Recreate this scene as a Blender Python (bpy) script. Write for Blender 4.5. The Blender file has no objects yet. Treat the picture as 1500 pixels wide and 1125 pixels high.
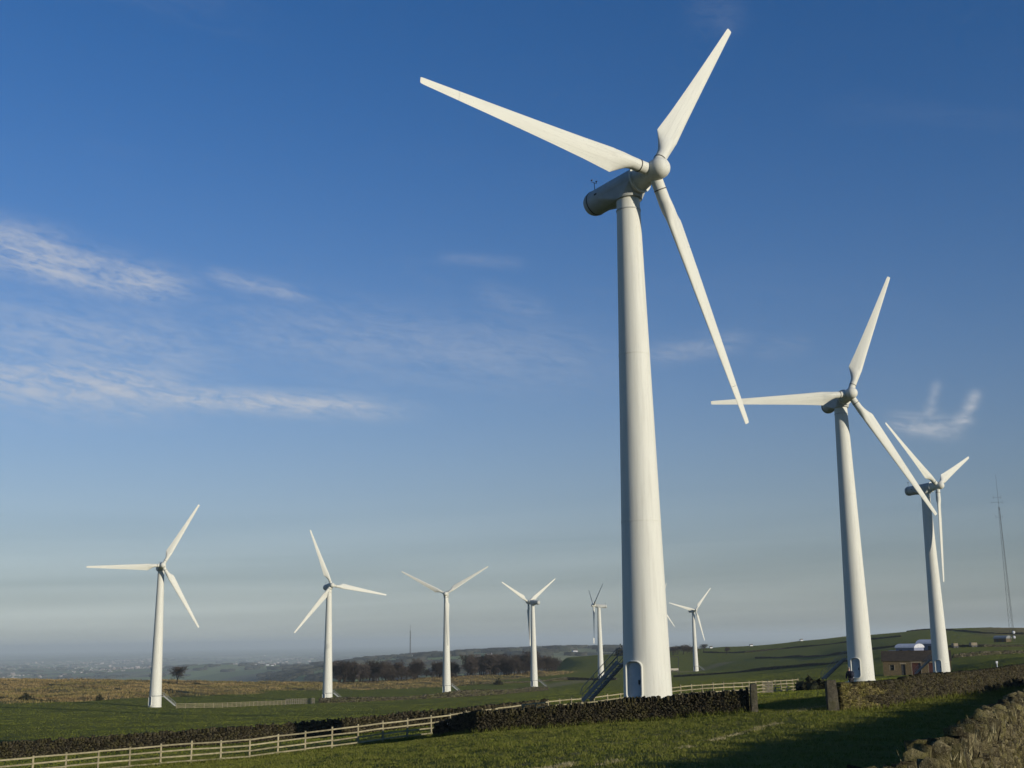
import bpy, bmesh, math, random
import numpy as np
from mathutils import Vector, Matrix, Quaternion

sc = bpy.context.scene
R = math.radians
random.seed(7)
rng = np.random.default_rng(7)

# ------------------------------------------------------------------ camera
# world: eye of the photographer is the origin, x right, y forward, z up
FPX, PITCH, ROLL = 1725.94, R(12.268), R(-1.0066)
F_ = Vector((0, math.cos(PITCH), math.sin(PITCH)))
U0 = Vector((0, -math.sin(PITCH), math.cos(PITCH)))
X0 = Vector((1, 0, 0))
CR = X0 * math.cos(ROLL) + U0 * math.sin(ROLL)
CU = -X0 * math.sin(ROLL) + U0 * math.cos(ROLL)
cd = bpy.data.cameras.new('camera')
cd.sensor_width = 36.0
cd.lens = FPX * 36.0 / 1500.0
cd.clip_start = 0.1
cd.clip_end = 200000
cam = bpy.data.objects.new('camera', cd)
sc.collection.objects.link(cam)
M = Matrix.Identity(4)
for i in range(3):
    M[i][0], M[i][1], M[i][2] = CR[i], CU[i], -F_[i]
cam.matrix_world = M
sc.camera = cam

# ------------------------------------------------------------------ light
SUN_AZ, SUN_EL = R(131.5), R(10.0)
SUN_STRENGTH, SKY_STRENGTH, EXPOSURE = 4.6, 0.1, 0.0
sv = Vector((math.sin(SUN_AZ) * math.cos(SUN_EL), math.cos(SUN_AZ) * math.cos(SUN_EL), math.sin(SUN_EL)))
ld = bpy.data.lights.new('sun', 'SUN')
ld.energy = SUN_STRENGTH
ld.angle = R(0.5)
ld.color = (1.0, 0.91, 0.755)
sun = bpy.data.objects.new('sun', ld)
sc.collection.objects.link(sun)
sun.rotation_mode = 'QUATERNION'
sun.rotation_quaternion = (-sv).to_track_quat('-Z', 'Y')
sun.location = (60, -60, 60)

sc.render.engine = 'CYCLES'
sc.cycles.use_denoising = True
sc.cycles.use_adaptive_sampling = True
sc.cycles.adaptive_threshold = 0.015
sc.cycles.adaptive_min_samples = 12
sc.cycles.max_bounces = 6
sc.cycles.diffuse_bounces = 3
sc.cycles.glossy_bounces = 2
sc.cycles.volume_bounces = 1
sc.cycles.transparent_max_bounces = 4
sc.view_settings.view_transform = 'Standard'
sc.view_settings.look = 'None'
sc.view_settings.exposure = EXPOSURE
sc.view_settings.gamma = 1.0
sc.view_settings.use_curve_mapping = False


def ray(px, py):
    """direction through a pixel of the photograph, scaled so that y = 1"""
    v = F_ + CR * ((px - 750) / FPX) + CU * ((562.5 - py) / FPX)
    return v / v.y


def azel(px, py):
    v = ray(px, py)
    return math.atan2(v.x, v.y), math.atan2(v.z, math.hypot(v.x, v.y))


# ------------------------------------------------------------------ sky
world = bpy.data.worlds.new('World')
sc.world = world
world.use_nodes = True
world.cycles.sampling_method = 'MANUAL'
world.cycles.sample_map_resolution = 512
wt = world.node_tree
wt.nodes.clear()


class NT:
    """small helper to write node trees"""
    def __init__(self, tree):
        self.t = tree

    def n(self, kind, **kw):
        nd = self.t.nodes.new(kind)
        for k, v in kw.items():
            setattr(nd, k, v)
        return nd

    def link(self, a, b):
        self.t.links.new(a, b)

    def val(self, sock, v):
        if isinstance(v, bpy.types.NodeSocket):
            self.link(v, sock)
        else:
            sock.default_value = v

    def m(self, op, a, b=0.0, c=0.0, clamp=False):
        nd = self.n('ShaderNodeMath', operation=op, use_clamp=clamp)
        self.val(nd.inputs[0], a)
        self.val(nd.inputs[1], b)
        self.val(nd.inputs[2], c)
        return nd.outputs[0]

    def mix(self, f, a, b, mode='MIX'):
        nd = self.n('ShaderNodeMix', data_type='RGBA', blend_type=mode)
        self.val(nd.inputs[0], f)
        self.val(nd.inputs[6], a if isinstance(a, bpy.types.NodeSocket) else (*a, 1))
        self.val(nd.inputs[7], b if isinstance(b, bpy.types.NodeSocket) else (*b, 1))
        return nd.outputs[2]

    def noise(self, vec, scale, detail=4, rough=0.55, dist=0.0):
        nd = self.n('ShaderNodeTexNoise')
        if vec is not None:
            self.link(vec, nd.inputs['Vector'])
        nd.inputs['Scale'].default_value = scale
        nd.inputs['Detail'].default_value = detail
        nd.inputs['Roughness'].default_value = rough
        nd.inputs['Distortion'].default_value = dist
        return nd.outputs['Fac']

    def ramp(self, fac, stops):
        nd = self.n('ShaderNodeValToRGB')
        els = nd.color_ramp.elements
        while len(els) < len(stops):
            els.new(0.5)
        for e, (p, c) in zip(els, stops):
            e.position = p
            e.color = (*c, 1) if len(c) == 3 else c
        self.link(fac, nd.inputs[0])
        return nd.outputs[0]

    def rng(self, v, a, b, c=0.0, d=1.0, smooth=True):
        nd = self.n('ShaderNodeMapRange', interpolation_type='SMOOTHSTEP' if smooth else 'LINEAR')
        self.link(v, nd.inputs[0])
        for i, q in enumerate((a, b, c, d)):
            nd.inputs[1 + i].default_value = q
        return nd.outputs[0]

    def comb(self, x, y, z=0.0):
        nd = self.n('ShaderNodeCombineXYZ')
        self.val(nd.inputs[0], x)
        self.val(nd.inputs[1], y)
        self.val(nd.inputs[2], z)
        return nd.outputs[0]


w = NT(wt)
sky = w.n('ShaderNodeTexSky', sky_type='NISHITA')
sky.sun_disc = False
sky.sun_elevation = SUN_EL
sky.sun_rotation = SUN_AZ
sky.altitude = 300
sky.air_density = 1.0
sky.dust_density = 0.35
sky.ozone_density = 5.0
tc = w.n('ShaderNodeTexCoord')
sep = w.n('ShaderNodeSeparateXYZ')
w.link(tc.outputs['Generated'], sep.inputs[0])
AZ = w.m('ARCTAN2', sep.outputs[0], sep.outputs[1])
EL = w.m('ARCSINE', sep.outputs[2])
# thin cirrus: streaky noise, gathered where the wisps hang
SKEW = 0.16
elr = w.m('MULTIPLY_ADD', AZ, SKEW, EL)
fine = w.noise(w.comb(w.m('MULTIPLY', AZ, 11.0), w.m('MULTIPLY', elr, 90.0)), 1.0, 7, 0.68, 0.45)
broad = w.noise(w.comb(w.m('MULTIPLY', AZ, 4.0), w.m('MULTIPLY', elr, 16.0), 3.3), 1.0, 3, 0.6, 0.5)
puff = w.noise(w.comb(w.m('MULTIPLY', AZ, 60.0), w.m('MULTIPLY', elr, 150.0), 7.3), 1.0, 5, 0.62, 0.7)
streaks = [  # two ends in the picture, half width, strength
    ((-80, 352), (290, 428), 24, 1.0), ((-60, 330), (120, 372), 20, 0.8),
    ((-120, 545), (300, 572), 34, 0.95), ((120, 568), (600, 600), 15, 1.0),
    ((-140, 470), (360, 520), 46, 0.45), ((240, 465), (920, 530), 46, 0.30),
    ((930, 525), (1110, 494), 15, 0.34), ((1100, 515), (1190, 500), 14, 0.15),
    ((1300, 618), (1412, 630), 12, 0.9), ((1385, 634), (1424, 606), 9, 1.0), ((1408, 622), (1432, 572), 7, 1.0), ((1350, 626), (1368, 590), 8, 0.5), ((1362, 602), (1374, 556), 6, 0.42),
    ((640, 378), (770, 386), 8, 0.2), ((690, 425), (820, 465), 16, 0.2),
    ((160, 599), (225, 612), 4, 0.6), ((290, 398), (470, 440), 11, 0.5), ((1010, -10), (1090, 40), 26, 0.10)]
tot = None
for p, q, hw, s in streaks:
    a0, e0 = azel(*p)
    a1, e1 = azel(*q)
    ca, ce = (a0 + a1) / 2, (e0 + e1) / 2
    L = math.hypot(a1 - a0, e1 - e0) / 2 * 0.85
    th = math.atan2(e1 - e0, a1 - a0)
    dx = w.m('SUBTRACT', AZ, ca)
    dy = w.m('SUBTRACT', EL, ce)
    al = w.m('ADD', w.m('MULTIPLY', dx, math.cos(th) / L), w.m('MULTIPLY', dy, math.sin(th) / L))
    ac = w.m('ADD', w.m('MULTIPLY', dx, -math.sin(th) / (hw / FPX)), w.m('MULTIPLY', dy, math.cos(th) / (hw / FPX)))
    g = w.m('MULTIPLY', w.m('EXPONENT', w.m('MULTIPLY', w.m('ADD', w.m('MULTIPLY', w.m('MULTIPLY', al, al), w.m('MULTIPLY', al, al)), w.m('MULTIPLY', ac, ac)), -0.8)), s)
    tot = g if tot is None else w.m('MAXIMUM', tot, g)
strk = w.rng(w.m('ADD', w.m('MULTIPLY', fine, 0.52), w.m('MULTIPLY', puff, 0.48)), 0.30, 0.66)
veil = w.m('MULTIPLY', w.rng(broad, 0.56, 0.80), 0.05)
cloud = w.m('ADD', w.m('MULTIPLY', w.m('MULTIPLY', tot, strk), 1.0), w.m('MULTIPLY', veil, strk), clamp=True)
cloud = w.m('MULTIPLY', cloud, w.rng(EL, 0.02, 0.12))
gain = w.mix(1.0, sky.outputs[0], (0.70, 1.07, 1.30), 'MULTIPLY')
# moist air: a pale veil that thickens evenly towards the horizon all round
vf = w.m('MULTIPLY', w.m('EXPONENT', w.m('MULTIPLY', w.m('POWER', w.m('DIVIDE', w.m('MAXIMUM', EL, 0.0), 0.2), 1.5), -1.0)), 0.9)
# brighter towards the point opposite the sun, and layered in faint flat strata
anti = w.m('MAXIMUM', w.m('MULTIPLY_ADD', w.m('COSINE', w.m('SUBTRACT', AZ, SUN_AZ - math.pi)), 0.80, 0.40), 0.62)
strata = w.noise(w.comb(w.m('MULTIPLY', AZ, 2.2), w.m('MULTIPLY', w.m('MULTIPLY_ADD', AZ, -0.02, EL), 46.0), 5.0), 1.0, 4, 0.55, 0.3)
anti = w.m('MULTIPLY', anti, w.m('MULTIPLY_ADD', w.m('MULTIPLY', w.m('SUBTRACT', strata, 0.5), w.rng(EL, 0.02, 0.16, 1.0, 0.0)), 0.65, 1.0))
veilc = w.mix(1.0, w.comb(anti, anti, anti), (4.15, 4.40, 4.20), 'MULTIPLY')
gain = w.mix(vf, gain, veilc)
skyc = w.mix(w.m('MULTIPLY', cloud, 0.8), gain, (5.4, 5.6, 6.0))
bg = w.n('ShaderNodeBackground')
w.link(skyc, bg.inputs[0])
bg.inputs[1].default_value = SKY_STRENGTH
wo = w.n('ShaderNodeOutputWorld')
w.link(bg.outputs[0], wo.inputs[0])

# ------------------------------------------------------------------ helpers
COL = sc.collection


def setp(o, label=None, cat=None, group=None, kind=None):
    if label:
        o['label'] = label
    if cat:
        o['category'] = cat
    if group:
        o['group'] = group
    if kind:
        o['kind'] = kind
    return o


def empty(name, loc=(0, 0, 0), rz=0.0):
    o = bpy.data.objects.new(name, None)
    o.empty_display_size = 0.3
    o.location = loc
    o.rotation_euler = (0, 0, rz)
    COL.objects.link(o)
    return o


def link(name, me, parent=None, mat=None, mw=None):
    o = bpy.data.objects.new(name, me)
    COL.objects.link(o)
    if mat is not None and not me.materials:
        me.materials.append(mat)
    if parent is not None:
        o.parent = parent
    if mw is not None:
        o.matrix_local = mw
    return o


def mesh_np(name, v, f, mat=None, smooth=False):
    """mesh from a vertex array and one array of equal-sized faces"""
    me = bpy.data.meshes.new(name)
    v = np.asarray(v, np.float32)
    f = np.asarray(f, np.int32)
    k = f.shape[1]
    me.vertices.add(len(v))
    me.vertices.foreach_set('co', v.ravel())
    me.loops.add(f.size)
    me.loops.foreach_set('vertex_index', f.ravel())
    me.polygons.add(len(f))
    me.polygons.foreach_set('loop_start', np.arange(0, f.size, k, dtype=np.int32))
    me.polygons.foreach_set('loop_total', np.full(len(f), k, np.int32))
    if smooth:
        me.polygons.foreach_set('use_smooth', np.ones(len(f), bool))
    me.update(calc_edges=True)
    me.validate()
    if mat:
        me.materials.append(mat)
    return me


def bm_mesh(name, bm, mat=None, smooth=False, angle=None):
    bmesh.ops.recalc_face_normals(bm, faces=bm.faces)
    me = bpy.data.meshes.new(name)
    bm.to_mesh(me)
    bm.free()
    if smooth:
        me.polygons.foreach_set('use_smooth', np.ones(len(me.polygons), bool))
        if angle:
            me.set_sharp_from_angle(angle=R(angle))
    if mat:
        me.materials.append(mat)
    return me


def box(bm, lo, hi, mw=None):
    vs = [bm.verts.new((x, y, z)) for z in (lo[2], hi[2]) for y in (lo[1], hi[1]) for x in (lo[0], hi[0])]
    for q in ((0, 2, 3, 1), (4, 5, 7, 6), (0, 1, 5, 4), (2, 6, 7, 3), (0, 4, 6, 2), (1, 3, 7, 5)):
        bm.faces.new([vs[i] for i in q])
    if mw is not None:
        for v in vs:
            v.co = mw @ v.co
    return vs


def tube(bm, p0, p1, r0, r1=None, n=8, caps=True):
    p0, p1 = Vector(p0), Vector(p1)
    r1 = r0 if r1 is None else r1
    d = (p1 - p0).normalized()
    a = d.orthogonal().normalized()
    b = d.cross(a)
    rings = []
    for p, r in ((p0, r0), (p1, r1)):
        rings.append([bm.verts.new(p + (a * math.cos(t) + b * math.sin(t)) * r) for t in (2 * math.pi * i / n for i in range(n))])
    for i in range(n):
        j = (i + 1) % n
        bm.faces.new((rings[0][i], rings[0][j], rings[1][j], rings[1][i]))
    if caps:
        bm.faces.new(rings[0][::-1])
        bm.faces.new(rings[1])


def lathe(bm, prof, n=32, axis='Z', caps=True):
    """prof: (radius, position along axis)"""
    rings = []
    for r, h in prof:
        ring = []
        for i in range(n):
            t = 2 * math.pi * i / n
            c, s = math.cos(t) * r, math.sin(t) * r
            ring.append(bm.verts.new((c, s, h) if axis == 'Z' else (c, h, s)))
        rings.append(ring)
    for a, b in zip(rings, rings[1:]):
        for i in range(n):
            j = (i + 1) % n
            bm.faces.new((a[i], a[j], b[j], b[i]))
    if caps:
        bm.faces.new(rings[0][::-1])
        bm.faces.new(rings[-1])
    return rings


# ------------------------------------------------------------------ materials
def material(name, rough=0.8, spec=0.3):
    m = bpy.data.materials.new(name)
    m.use_nodes = True
    t = NT(m.node_tree)
    b = m.node_tree.nodes['Principled BSDF']
    b.inputs['Roughness'].default_value = rough
    b.inputs['Specular IOR Level'].default_value = spec
    return m, t, b


def bump(t, b, h, strength, dist):
    bp = t.n('ShaderNodeBump')
    bp.inputs['Strength'].default_value = strength
    bp.inputs['Distance'].default_value = dist
    t.link(h, bp.inputs['Height'])
    t.link(bp.outputs[0], b.inputs['Normal'])


def objco(t):
    return t.n('ShaderNodeTexCoord').outputs['Object']


def geopos(t):
    return t.n('ShaderNodeNewGeometry').outputs['Position']


def simple(name, c1, c2, scale, rough=0.8, spec=0.3, bstr=0.0, bdist=0.02, world_space=False, detail=5, rnd=0.0, metal=0.0):
    m, t, b = material(name, rough, spec)
    co = geopos(t) if world_space else objco(t)
    n = t.noise(co, scale, detail)
    c = t.mix(t.rng(n, 0.3, 0.7), c1, c2)
    if rnd:
        oi = t.n('ShaderNodeObjectInfo').outputs['Random']
        hv = t.n('ShaderNodeHueSaturation')
        t.link(c, hv.inputs['Color'])
        t.link(t.rng(oi, 0, 1, 1 - rnd, 1 + rnd, False), hv.inputs['Value'])
        c = hv.outputs[0]
    t.link(c, b.inputs['Base Color'])
    b.inputs['Metallic'].default_value = metal
    if bstr:
        bump(t, b, n, bstr, bdist)
    return m


def paint_mat():
    m, t, b = material('turbine_paint', 0.6, 0.25)
    co = objco(t)
    sx = t.n('ShaderNodeSeparateXYZ')
    t.link(co, sx.inputs[0])
    streak = t.noise(t.comb(t.m('MULTIPLY', sx.outputs[0], 6), t.m('MULTIPLY', sx.outputs[1], 6), t.m('MULTIPLY', sx.outputs[2], 0.25)), 1.0, 5, 0.6)
    blot = t.noise(co, 0.5, 4)
    c = t.mix(t.rng(streak, 0.42, 0.75, 0, 0.6), (0.585, 0.585, 0.52), (0.46, 0.455, 0.40))
    c = t.mix(t.rng(blot, 0.5, 0.8, 0, 0.3), c, (0.55, 0.54, 0.475))
    t.link(c, b.inputs['Base Color'])
    t.link(t.rng(blot, 0.2, 0.8, 0.55, 0.7), b.inputs['Roughness'])
    return m


PAINT = paint_mat()
NACP = simple('nacelle_paint', (0.44, 0.45, 0.42), (0.36, 0.37, 0.35), 1.2, 0.6, 0.25)
DARKM = simple('dark_metal', (0.03, 0.032, 0.035), (0.055, 0.055, 0.055), 3, 0.6)
STEEL = simple('galvanised_steel', (0.15, 0.165, 0.17), (0.22, 0.23, 0.23), 4, 0.5, 0.4)
DOORM = simple('grey_door_paint', (0.36, 0.40, 0.42), (0.44, 0.48, 0.50), 2, 0.5)


def stone_mat(name, ca, cb, cc, moss, mossamt, scale=1.0):
    m, t, b = material(name, 0.92, 0.15)
    co = geopos(t)
    big = t.noise(co, 1.6 * scale, 3)
    mid = t.noise(co, 7 * scale, 5, 0.65)
    fin = t.noise(co, 34 * scale, 4, 0.7)
    c = t.mix(t.rng(mid, 0.35, 0.65), ca, cb)
    c = t.mix(t.rng(fin, 0.55, 0.75), c, cc)
    c = t.mix(t.m('MULTIPLY', t.rng(big, 0.40, 0.66), t.rng(mid, 0.30, 0.60, 0.25, mossamt)), c, moss)
    isl = t.n('ShaderNodeNewGeometry').outputs['Random Per Island']
    hv = t.n('ShaderNodeHueSaturation')
    t.link(c, hv.inputs['Color'])
    t.link(t.rng(isl, 0, 1, 0.35, 1.65, False), hv.inputs['Value'])
    t.link(hv.outputs[0], b.inputs['Base Color'])
    bump(t, b, t.m('ADD', mid, t.m('MULTIPLY', fin, 0.5)), 1.0, 0.05)
    return m


STONE = stone_mat('dark_gritstone', (0.052, 0.044, 0.026), (0.022, 0.019, 0.011), (0.105, 0.090, 0.056), (0.050, 0.046, 0.012), 0.5)
STONE_FAR = stone_mat('far_wall_stone', (0.075, 0.066, 0.042), (0.035, 0.032, 0.02), (0.12, 0.105, 0.075), (0.06, 0.062, 0.018), 0.6, 0.25)
STONE_NEAR = stone_mat('lichened_gritstone', (0.130, 0.110, 0.058), (0.040, 0.033, 0.018), (0.30, 0.26, 0.16), (0.100, 0.092, 0.022), 0.5)
STONE_LICH = stone_mat('yellow_mossy_gritstone', (0.12, 0.10, 0.042), (0.05, 0.042, 0.022), (0.18, 0.15, 0.08), (0.10, 0.092, 0.018), 0.75)
CORE = simple('wall_core', (0.012, 0.011, 0.009), (0.02, 0.018, 0.014), 4, 1.0, 0.0)
POSTSTONE = stone_mat('gatepost_stone', (0.085, 0.075, 0.055), (0.05, 0.045, 0.033), (0.13, 0.12, 0.09), (0.06, 0.06, 0.02), 0.4)
RAILW = simple('weathered_timber', (0.30, 0.265, 0.165), (0.20, 0.175, 0.105), 5, 0.85, 0.2, rnd=0.2, world_space=True)
RAILW2 = simple('old_grey_timber', (0.20, 0.18, 0.13), (0.12, 0.11, 0.085), 5, 0.9, 0.2, world_space=True)
BARK = simple('bark', (0.055, 0.043, 0.034), (0.03, 0.025, 0.02), 4, 0.95, 0.1)
TWIG = simple('winter_twigs', (0.070, 0.056, 0.047), (0.040, 0.034, 0.030), 0.25, 0.95, 0.1, rnd=0.35)
EVERG = simple('dark_scrub', (0.020, 0.024, 0.012), (0.035, 0.034, 0.018), 1.2, 0.95, 0.1)
FARWOOD = simple('far_woodland', (0.020, 0.026, 0.018), (0.045, 0.042, 0.030), 0.02, 0.95, 0.1, world_space=True)
FARROOF = simple('far_roofs', (0.09, 0.075, 0.07), (0.42, 0.38, 0.35), 0.009, 0.9, 0.1, world_space=True)

# ------------------------------------------------------------------ terrain
CP = []     # control points: x, y, z


def cpx(px, py, D, dz=0.0):
    v = ray(px, py)
    CP.append((v.x * D, D, v.z * D + dz))


def cpz(px, D, z):
    v = ray(px, 940)
    CP.append((v.x * D, D, z))


for p in ((0, 0.5, -1.9), (4.4, 13.5, -2.95), (0, 14, -2.85), (-6, 14, -3.3), (9, 24, -3.2), (13, 33, -3.5), (20, 48, -3.85),
          (0, 32, -3.46), (4, 33, -3.45), (-9, 33, -4.0), (9, 36, -3.55), (0, 48, -4.1), (8, 48, -3.85), (18, 60, -3.85), (30, 62, -3.9)):
    CP.append(p)
for a in ((690, 1075, 66), (820, 1066, 65), (948, 1055, 64), (1096, 1043, 62), (1213, 1041, 61), (1350, 1024, 68), (1500, 1003, 82),
          (0, 1148, 62), (357, 1114.5, 69), (500, 1096, 72), (641, 1078, 75), (-250, 1170, 60),
          (0, 1112, 98), (350, 1088, 99), (600, 1066, 101), (690, 1060, 100), (-250, 1125, 98),
          (860, 1046, 94), (1080, 1020, 108), (1165, 1013, 122), (-250, 1050, 300), (0, 1036, 300), (0, 1060, 190), (300, 1056, 200), (600, 1042, 220),
          (229, 1036, 309), (480, 1029, 374), (655, 1017.5, 441), (783, 1007, 516), (881, 994, 595), (1020, 983.5, 719),
          (1261, 998, 149), (1377, 989.5, 229), (1340, 987.5, 250), (1050, 1002, 260), (1050, 992, 470), (1200, 978, 430), (1200, 960, 700),
          (-250, 996, 620), (0, 995, 620), (120, 996, 620), (230, 997, 620), (350, 999, 620), (450, 1000, 620), (540, 1001, 620), (650, 994, 640), (720, 990, 660), (790, 984, 690),
          (0, 1013, 430), (350, 1012, 470),
          (830, 963, 930), (880, 959, 950), (940, 956, 950), (1000, 951, 1000), (1060, 947.5, 1000), (1170, 939, 1000), (1240, 932, 980), (1300, 928, 950), (1365, 921.5, 920),
          (1440, 919, 900), (1500, 921, 900), (1700, 925, 900),
          (1500, 962, 240), (1500, 951, 430), (1430, 953, 400), (1700, 960, 300), (1340, 957, 400), (1340, 940, 600), (1440, 937, 620), (1480, 937.5, 600),
          (880, 977, 770), (800, 985, 720)):
    cpx(*a)
CP.append((8.4, 78, -4.45))
CP.append((4.5, 80, -4.75))
CP.append((15.3, 85, -4.05))
for px in (-250, 0, 200, 400, 520):
    cpz(px, 900, -34); cpz(px, 1500, -85); cpz(px, 2500, -130)
for px in (620, 720, 800):
    cpz(px, 900, -28); cpz(px, 1500, -70); cpz(px, 2300, -80)
for px in (900, 1100, 1300, 1500, 1750):
    cpz(px, 1500, -35); cpz(px, 2500, -90)
for a in ((440, 990, 2900), (520, 986, 2700), (600, 984, 2700), (700, 978, 2700), (800, 968, 2700), (900, 962, 2800), (450, 977, 5200), (520, 970, 4500), (600, 963, 4200), (700, 956.5, 4000), (780, 953, 4000), (850, 952, 4100),
          (900, 951, 4200), (1000, 949, 4300), (1100, 947, 4300), (300, 975, 6000)):
    cpx(*a)
for px in (-250, 100, 300):
    cpz(px, 4200, -142); cpz(px, 8000, -148); cpz(px, 20000, -150); cpz(px, 45000, -150)
for px in (520, 750, 1000, 1300, 1700):
    cpz(px, 6500, -120); cpz(px, 9000, -146); cpz(px, 20000, -150); cpz(px, 45000, -150)
CPA = np.array(CP)


def warp(x, y):
    r = np.hypot(x, y)
    th = np.arctan2(x, np.maximum(y, -1e9))
    th = np.clip(th, -0.62, 0.62)
    wgt = r / (r + 12.0)
    return np.stack([th * 4.0 * wgt, np.log(r + 14.0) * 1.0], -1)


CW = warp(CPA[:, 0], CPA[:, 1])
DM = np.linalg.norm(CW[:, None] - CW[None], axis=-1)
ANG = np.minimum(CPA[:, 2], 1e9) / (np.hypot(CPA[:, 0], CPA[:, 1]) + 14.0)   # heights as slopes seen from here: steady over all distances
NP_ = len(CW)
A = np.zeros((NP_ + 1, NP_ + 1))
A[:NP_, :NP_] = -DM - 0.0008 * np.eye(NP_)
A[:NP_, NP_] = 1
A[NP_, :NP_] = 1
WTS = np.linalg.solve(A, np.append(ANG, 0.0))


def vnoise(x, y, seed=0):
    """smooth value noise"""
    xi, yi = np.floor(x).astype(np.int64), np.floor(y).astype(np.int64)
    fx, fy = x - xi, y - yi
    fx, fy = fx * fx * (3 - 2 * fx), fy * fy * (3 - 2 * fy)

    def h(a, b):
        k = (a * 374761393 + b * 668265263 + seed * 974711) & 0xffffffff
        k = ((k ^ (k >> 13)) * 1274126177) & 0xffffffff
        return ((k ^ (k >> 16)) & 0xffff) / 65535.0
    return (h(xi, yi) * (1 - fx) + h(xi + 1, yi) * fx) * (1 - fy) + (h(xi, yi + 1) * (1 - fx) + h(xi + 1, yi + 1) * fx) * fy


def moor_mask(x, y):
    r = np.hypot(x, y)
    th = x / np.maximum(y, 1.0)
    px = 750 + th * FPX
    # near edge of the rough grazing, by bearing
    edge = np.interp(px, [-400, 0, 120, 240, 330, 420, 500, 600, 700, 800, 850], [330, 335, 345, 390, 420, 470, 500, 520, 560, 640, 700])
    edge = edge + (vnoise(x / 25, y / 25, 3) - 0.5) * 40
    m = np.clip((y - edge) / 14.0, 0, 1) * np.clip((840 - px) / 40, 0, 1) * np.clip((760 - y) / 40, 0, 1)
    # brown shoulder of the hill on the right
    m2 = np.clip((px - 1395) / 40, 0, 1) * np.clip((y - 640) / 60, 0, 1) * np.clip((1200 - y) / 100, 0, 1) * 0.8
    return np.maximum(m, m2) * (y > 0)


def terrain(x, y, rough=True):
    x, y = np.atleast_1d(np.asarray(x, float)), np.atleast_1d(np.asarray(y, float))
    r = np.hypot(x, y)
    out = np.empty(len(x))
    W = warp(x, y)
    for i in range(0, len(x), 20000):
        d = np.linalg.norm(W[i:i + 20000, None] - CW[None], axis=-1)
        out[i:i + 20000] = -d @ WTS[:NP_] + WTS[NP_]
    z = out * (r + 14.0)
    if rough:
        z = z + (vnoise(x / 1.7, y / 1.7, 1) - 0.5) * 0.05 + (vnoise(x / 6, y / 6, 2) - 0.5) * 0.10 * np.clip(r / 30, 0.3, 1)
        z = z + moor_mask(x, y) * ((vnoise(x / 9, y / 22, 5) - 0.5) * 1.6 + (vnoise(x / 3, y / 7, 6) - 0.5) * 0.7)
        far = np.clip((r - 2500) / 2000, 0, 1)
        z = z + far * ((vnoise(x / 700, y / 1500, 8) - 0.5) * 22 + (vnoise(x / 200, y / 450, 9) - 0.5) * 8)
    return z


def gz(x, y):
    return float(terrain(x, y)[0])


def ground_at(px, D):
    v = ray(px, 940)
    return Vector((v.x * D, D, gz(v.x * D, D)))


# polar sheet round the camera, fine where the picture looks
th_in = np.arange(-29.5, 29.51, 0.12)
th_out = np.concatenate([np.arange(30, 60, 1.5), np.arange(60, 300, 6.0), np.arange(300, 330, 1.5)])
TH = np.radians(np.concatenate([th_in, th_out]))
RR = np.concatenate([[0.4], np.geomspace(1.0, 60, 130), np.geomspace(60.6, 1300, 300), np.geomspace(1325, 46000, 150)])
gx = np.outer(RR, np.sin(TH))
gy = np.outer(RR, np.cos(TH))
nx, ny = gx.shape
gzv = terrain(gx.ravel(), gy.ravel())
V = np.stack([gx.ravel(), gy.ravel(), gzv], -1)
idx = np.arange(nx * ny).reshape(nx, ny)
nxt = np.roll(idx, -1, axis=1)
Fq = np.stack([idx[:-1].ravel(), idx[1:].ravel(), nxt[1:].ravel(), nxt[:-1].ravel()], -1)
Fq = Fq[:, ::-1]
gme = mesh_np('ground', V, Fq, None, True)


def polyline_mask(x, y, pts, wid):
    best = np.full(len(x), 1e9)
    for (x0, y0), (x1, y1) in zip(pts, pts[1:]):
        dx, dy = x1 - x0, y1 - y0
        t = np.clip(((x - x0) * dx + (y - y0) * dy) / (dx * dx + dy * dy), 0, 1)
        best = np.minimum(best, np.hypot(x - x0 - t * dx, y - y0 - t * dy))
    return np.clip(1.5 - best / wid, 0, 1)


def xy(px, D):
    v = ray(px, 940)
    return (v.x * D, D)


gxf, gyf = V[:, 0], V[:, 1]
moor = moor_mask(gxf, gyf)
plain = np.clip((np.hypot(gxf, gyf) - 1150) / 500, 0, 1)
track = polyline_mask(gxf, gyf, [xy(500, 372), xy(600, 400), xy(700, 440), xy(790, 505), xy(860, 580), xy(885, 588)], 7)
track = np.maximum(track, polyline_mask(gxf, gyf, [xy(985, 690), xy(1020, 712), xy(1060, 760)], 6) * 0.8)
track = np.maximum(track, polyline_mask(gxf, gyf, [xy(1180, 620), xy(1300, 560), xy(1420, 520), xy(1500, 520)], 5) * 0.7)
track = np.maximum(track, polyline_mask(gxf, gyf, [xy(735, 36), xy(840, 41), xy(930, 50), xy(1070, 55), xy(1180, 66), xy(1215, 73)], 0.16) * 0.8)
track = np.maximum(track, polyline_mask(gxf, gyf, [xy(880, 38), xy(980, 46), xy(1100, 52), xy(1180, 57)], 0.13) * 0.6)
for nm, arr in (('moor', moor), ('plain', plain), ('track', track)):
    at = gme.attributes.new(nm, 'FLOAT', 'POINT')
    at.data.foreach_set('value', arr.astype(np.float32))

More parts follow.
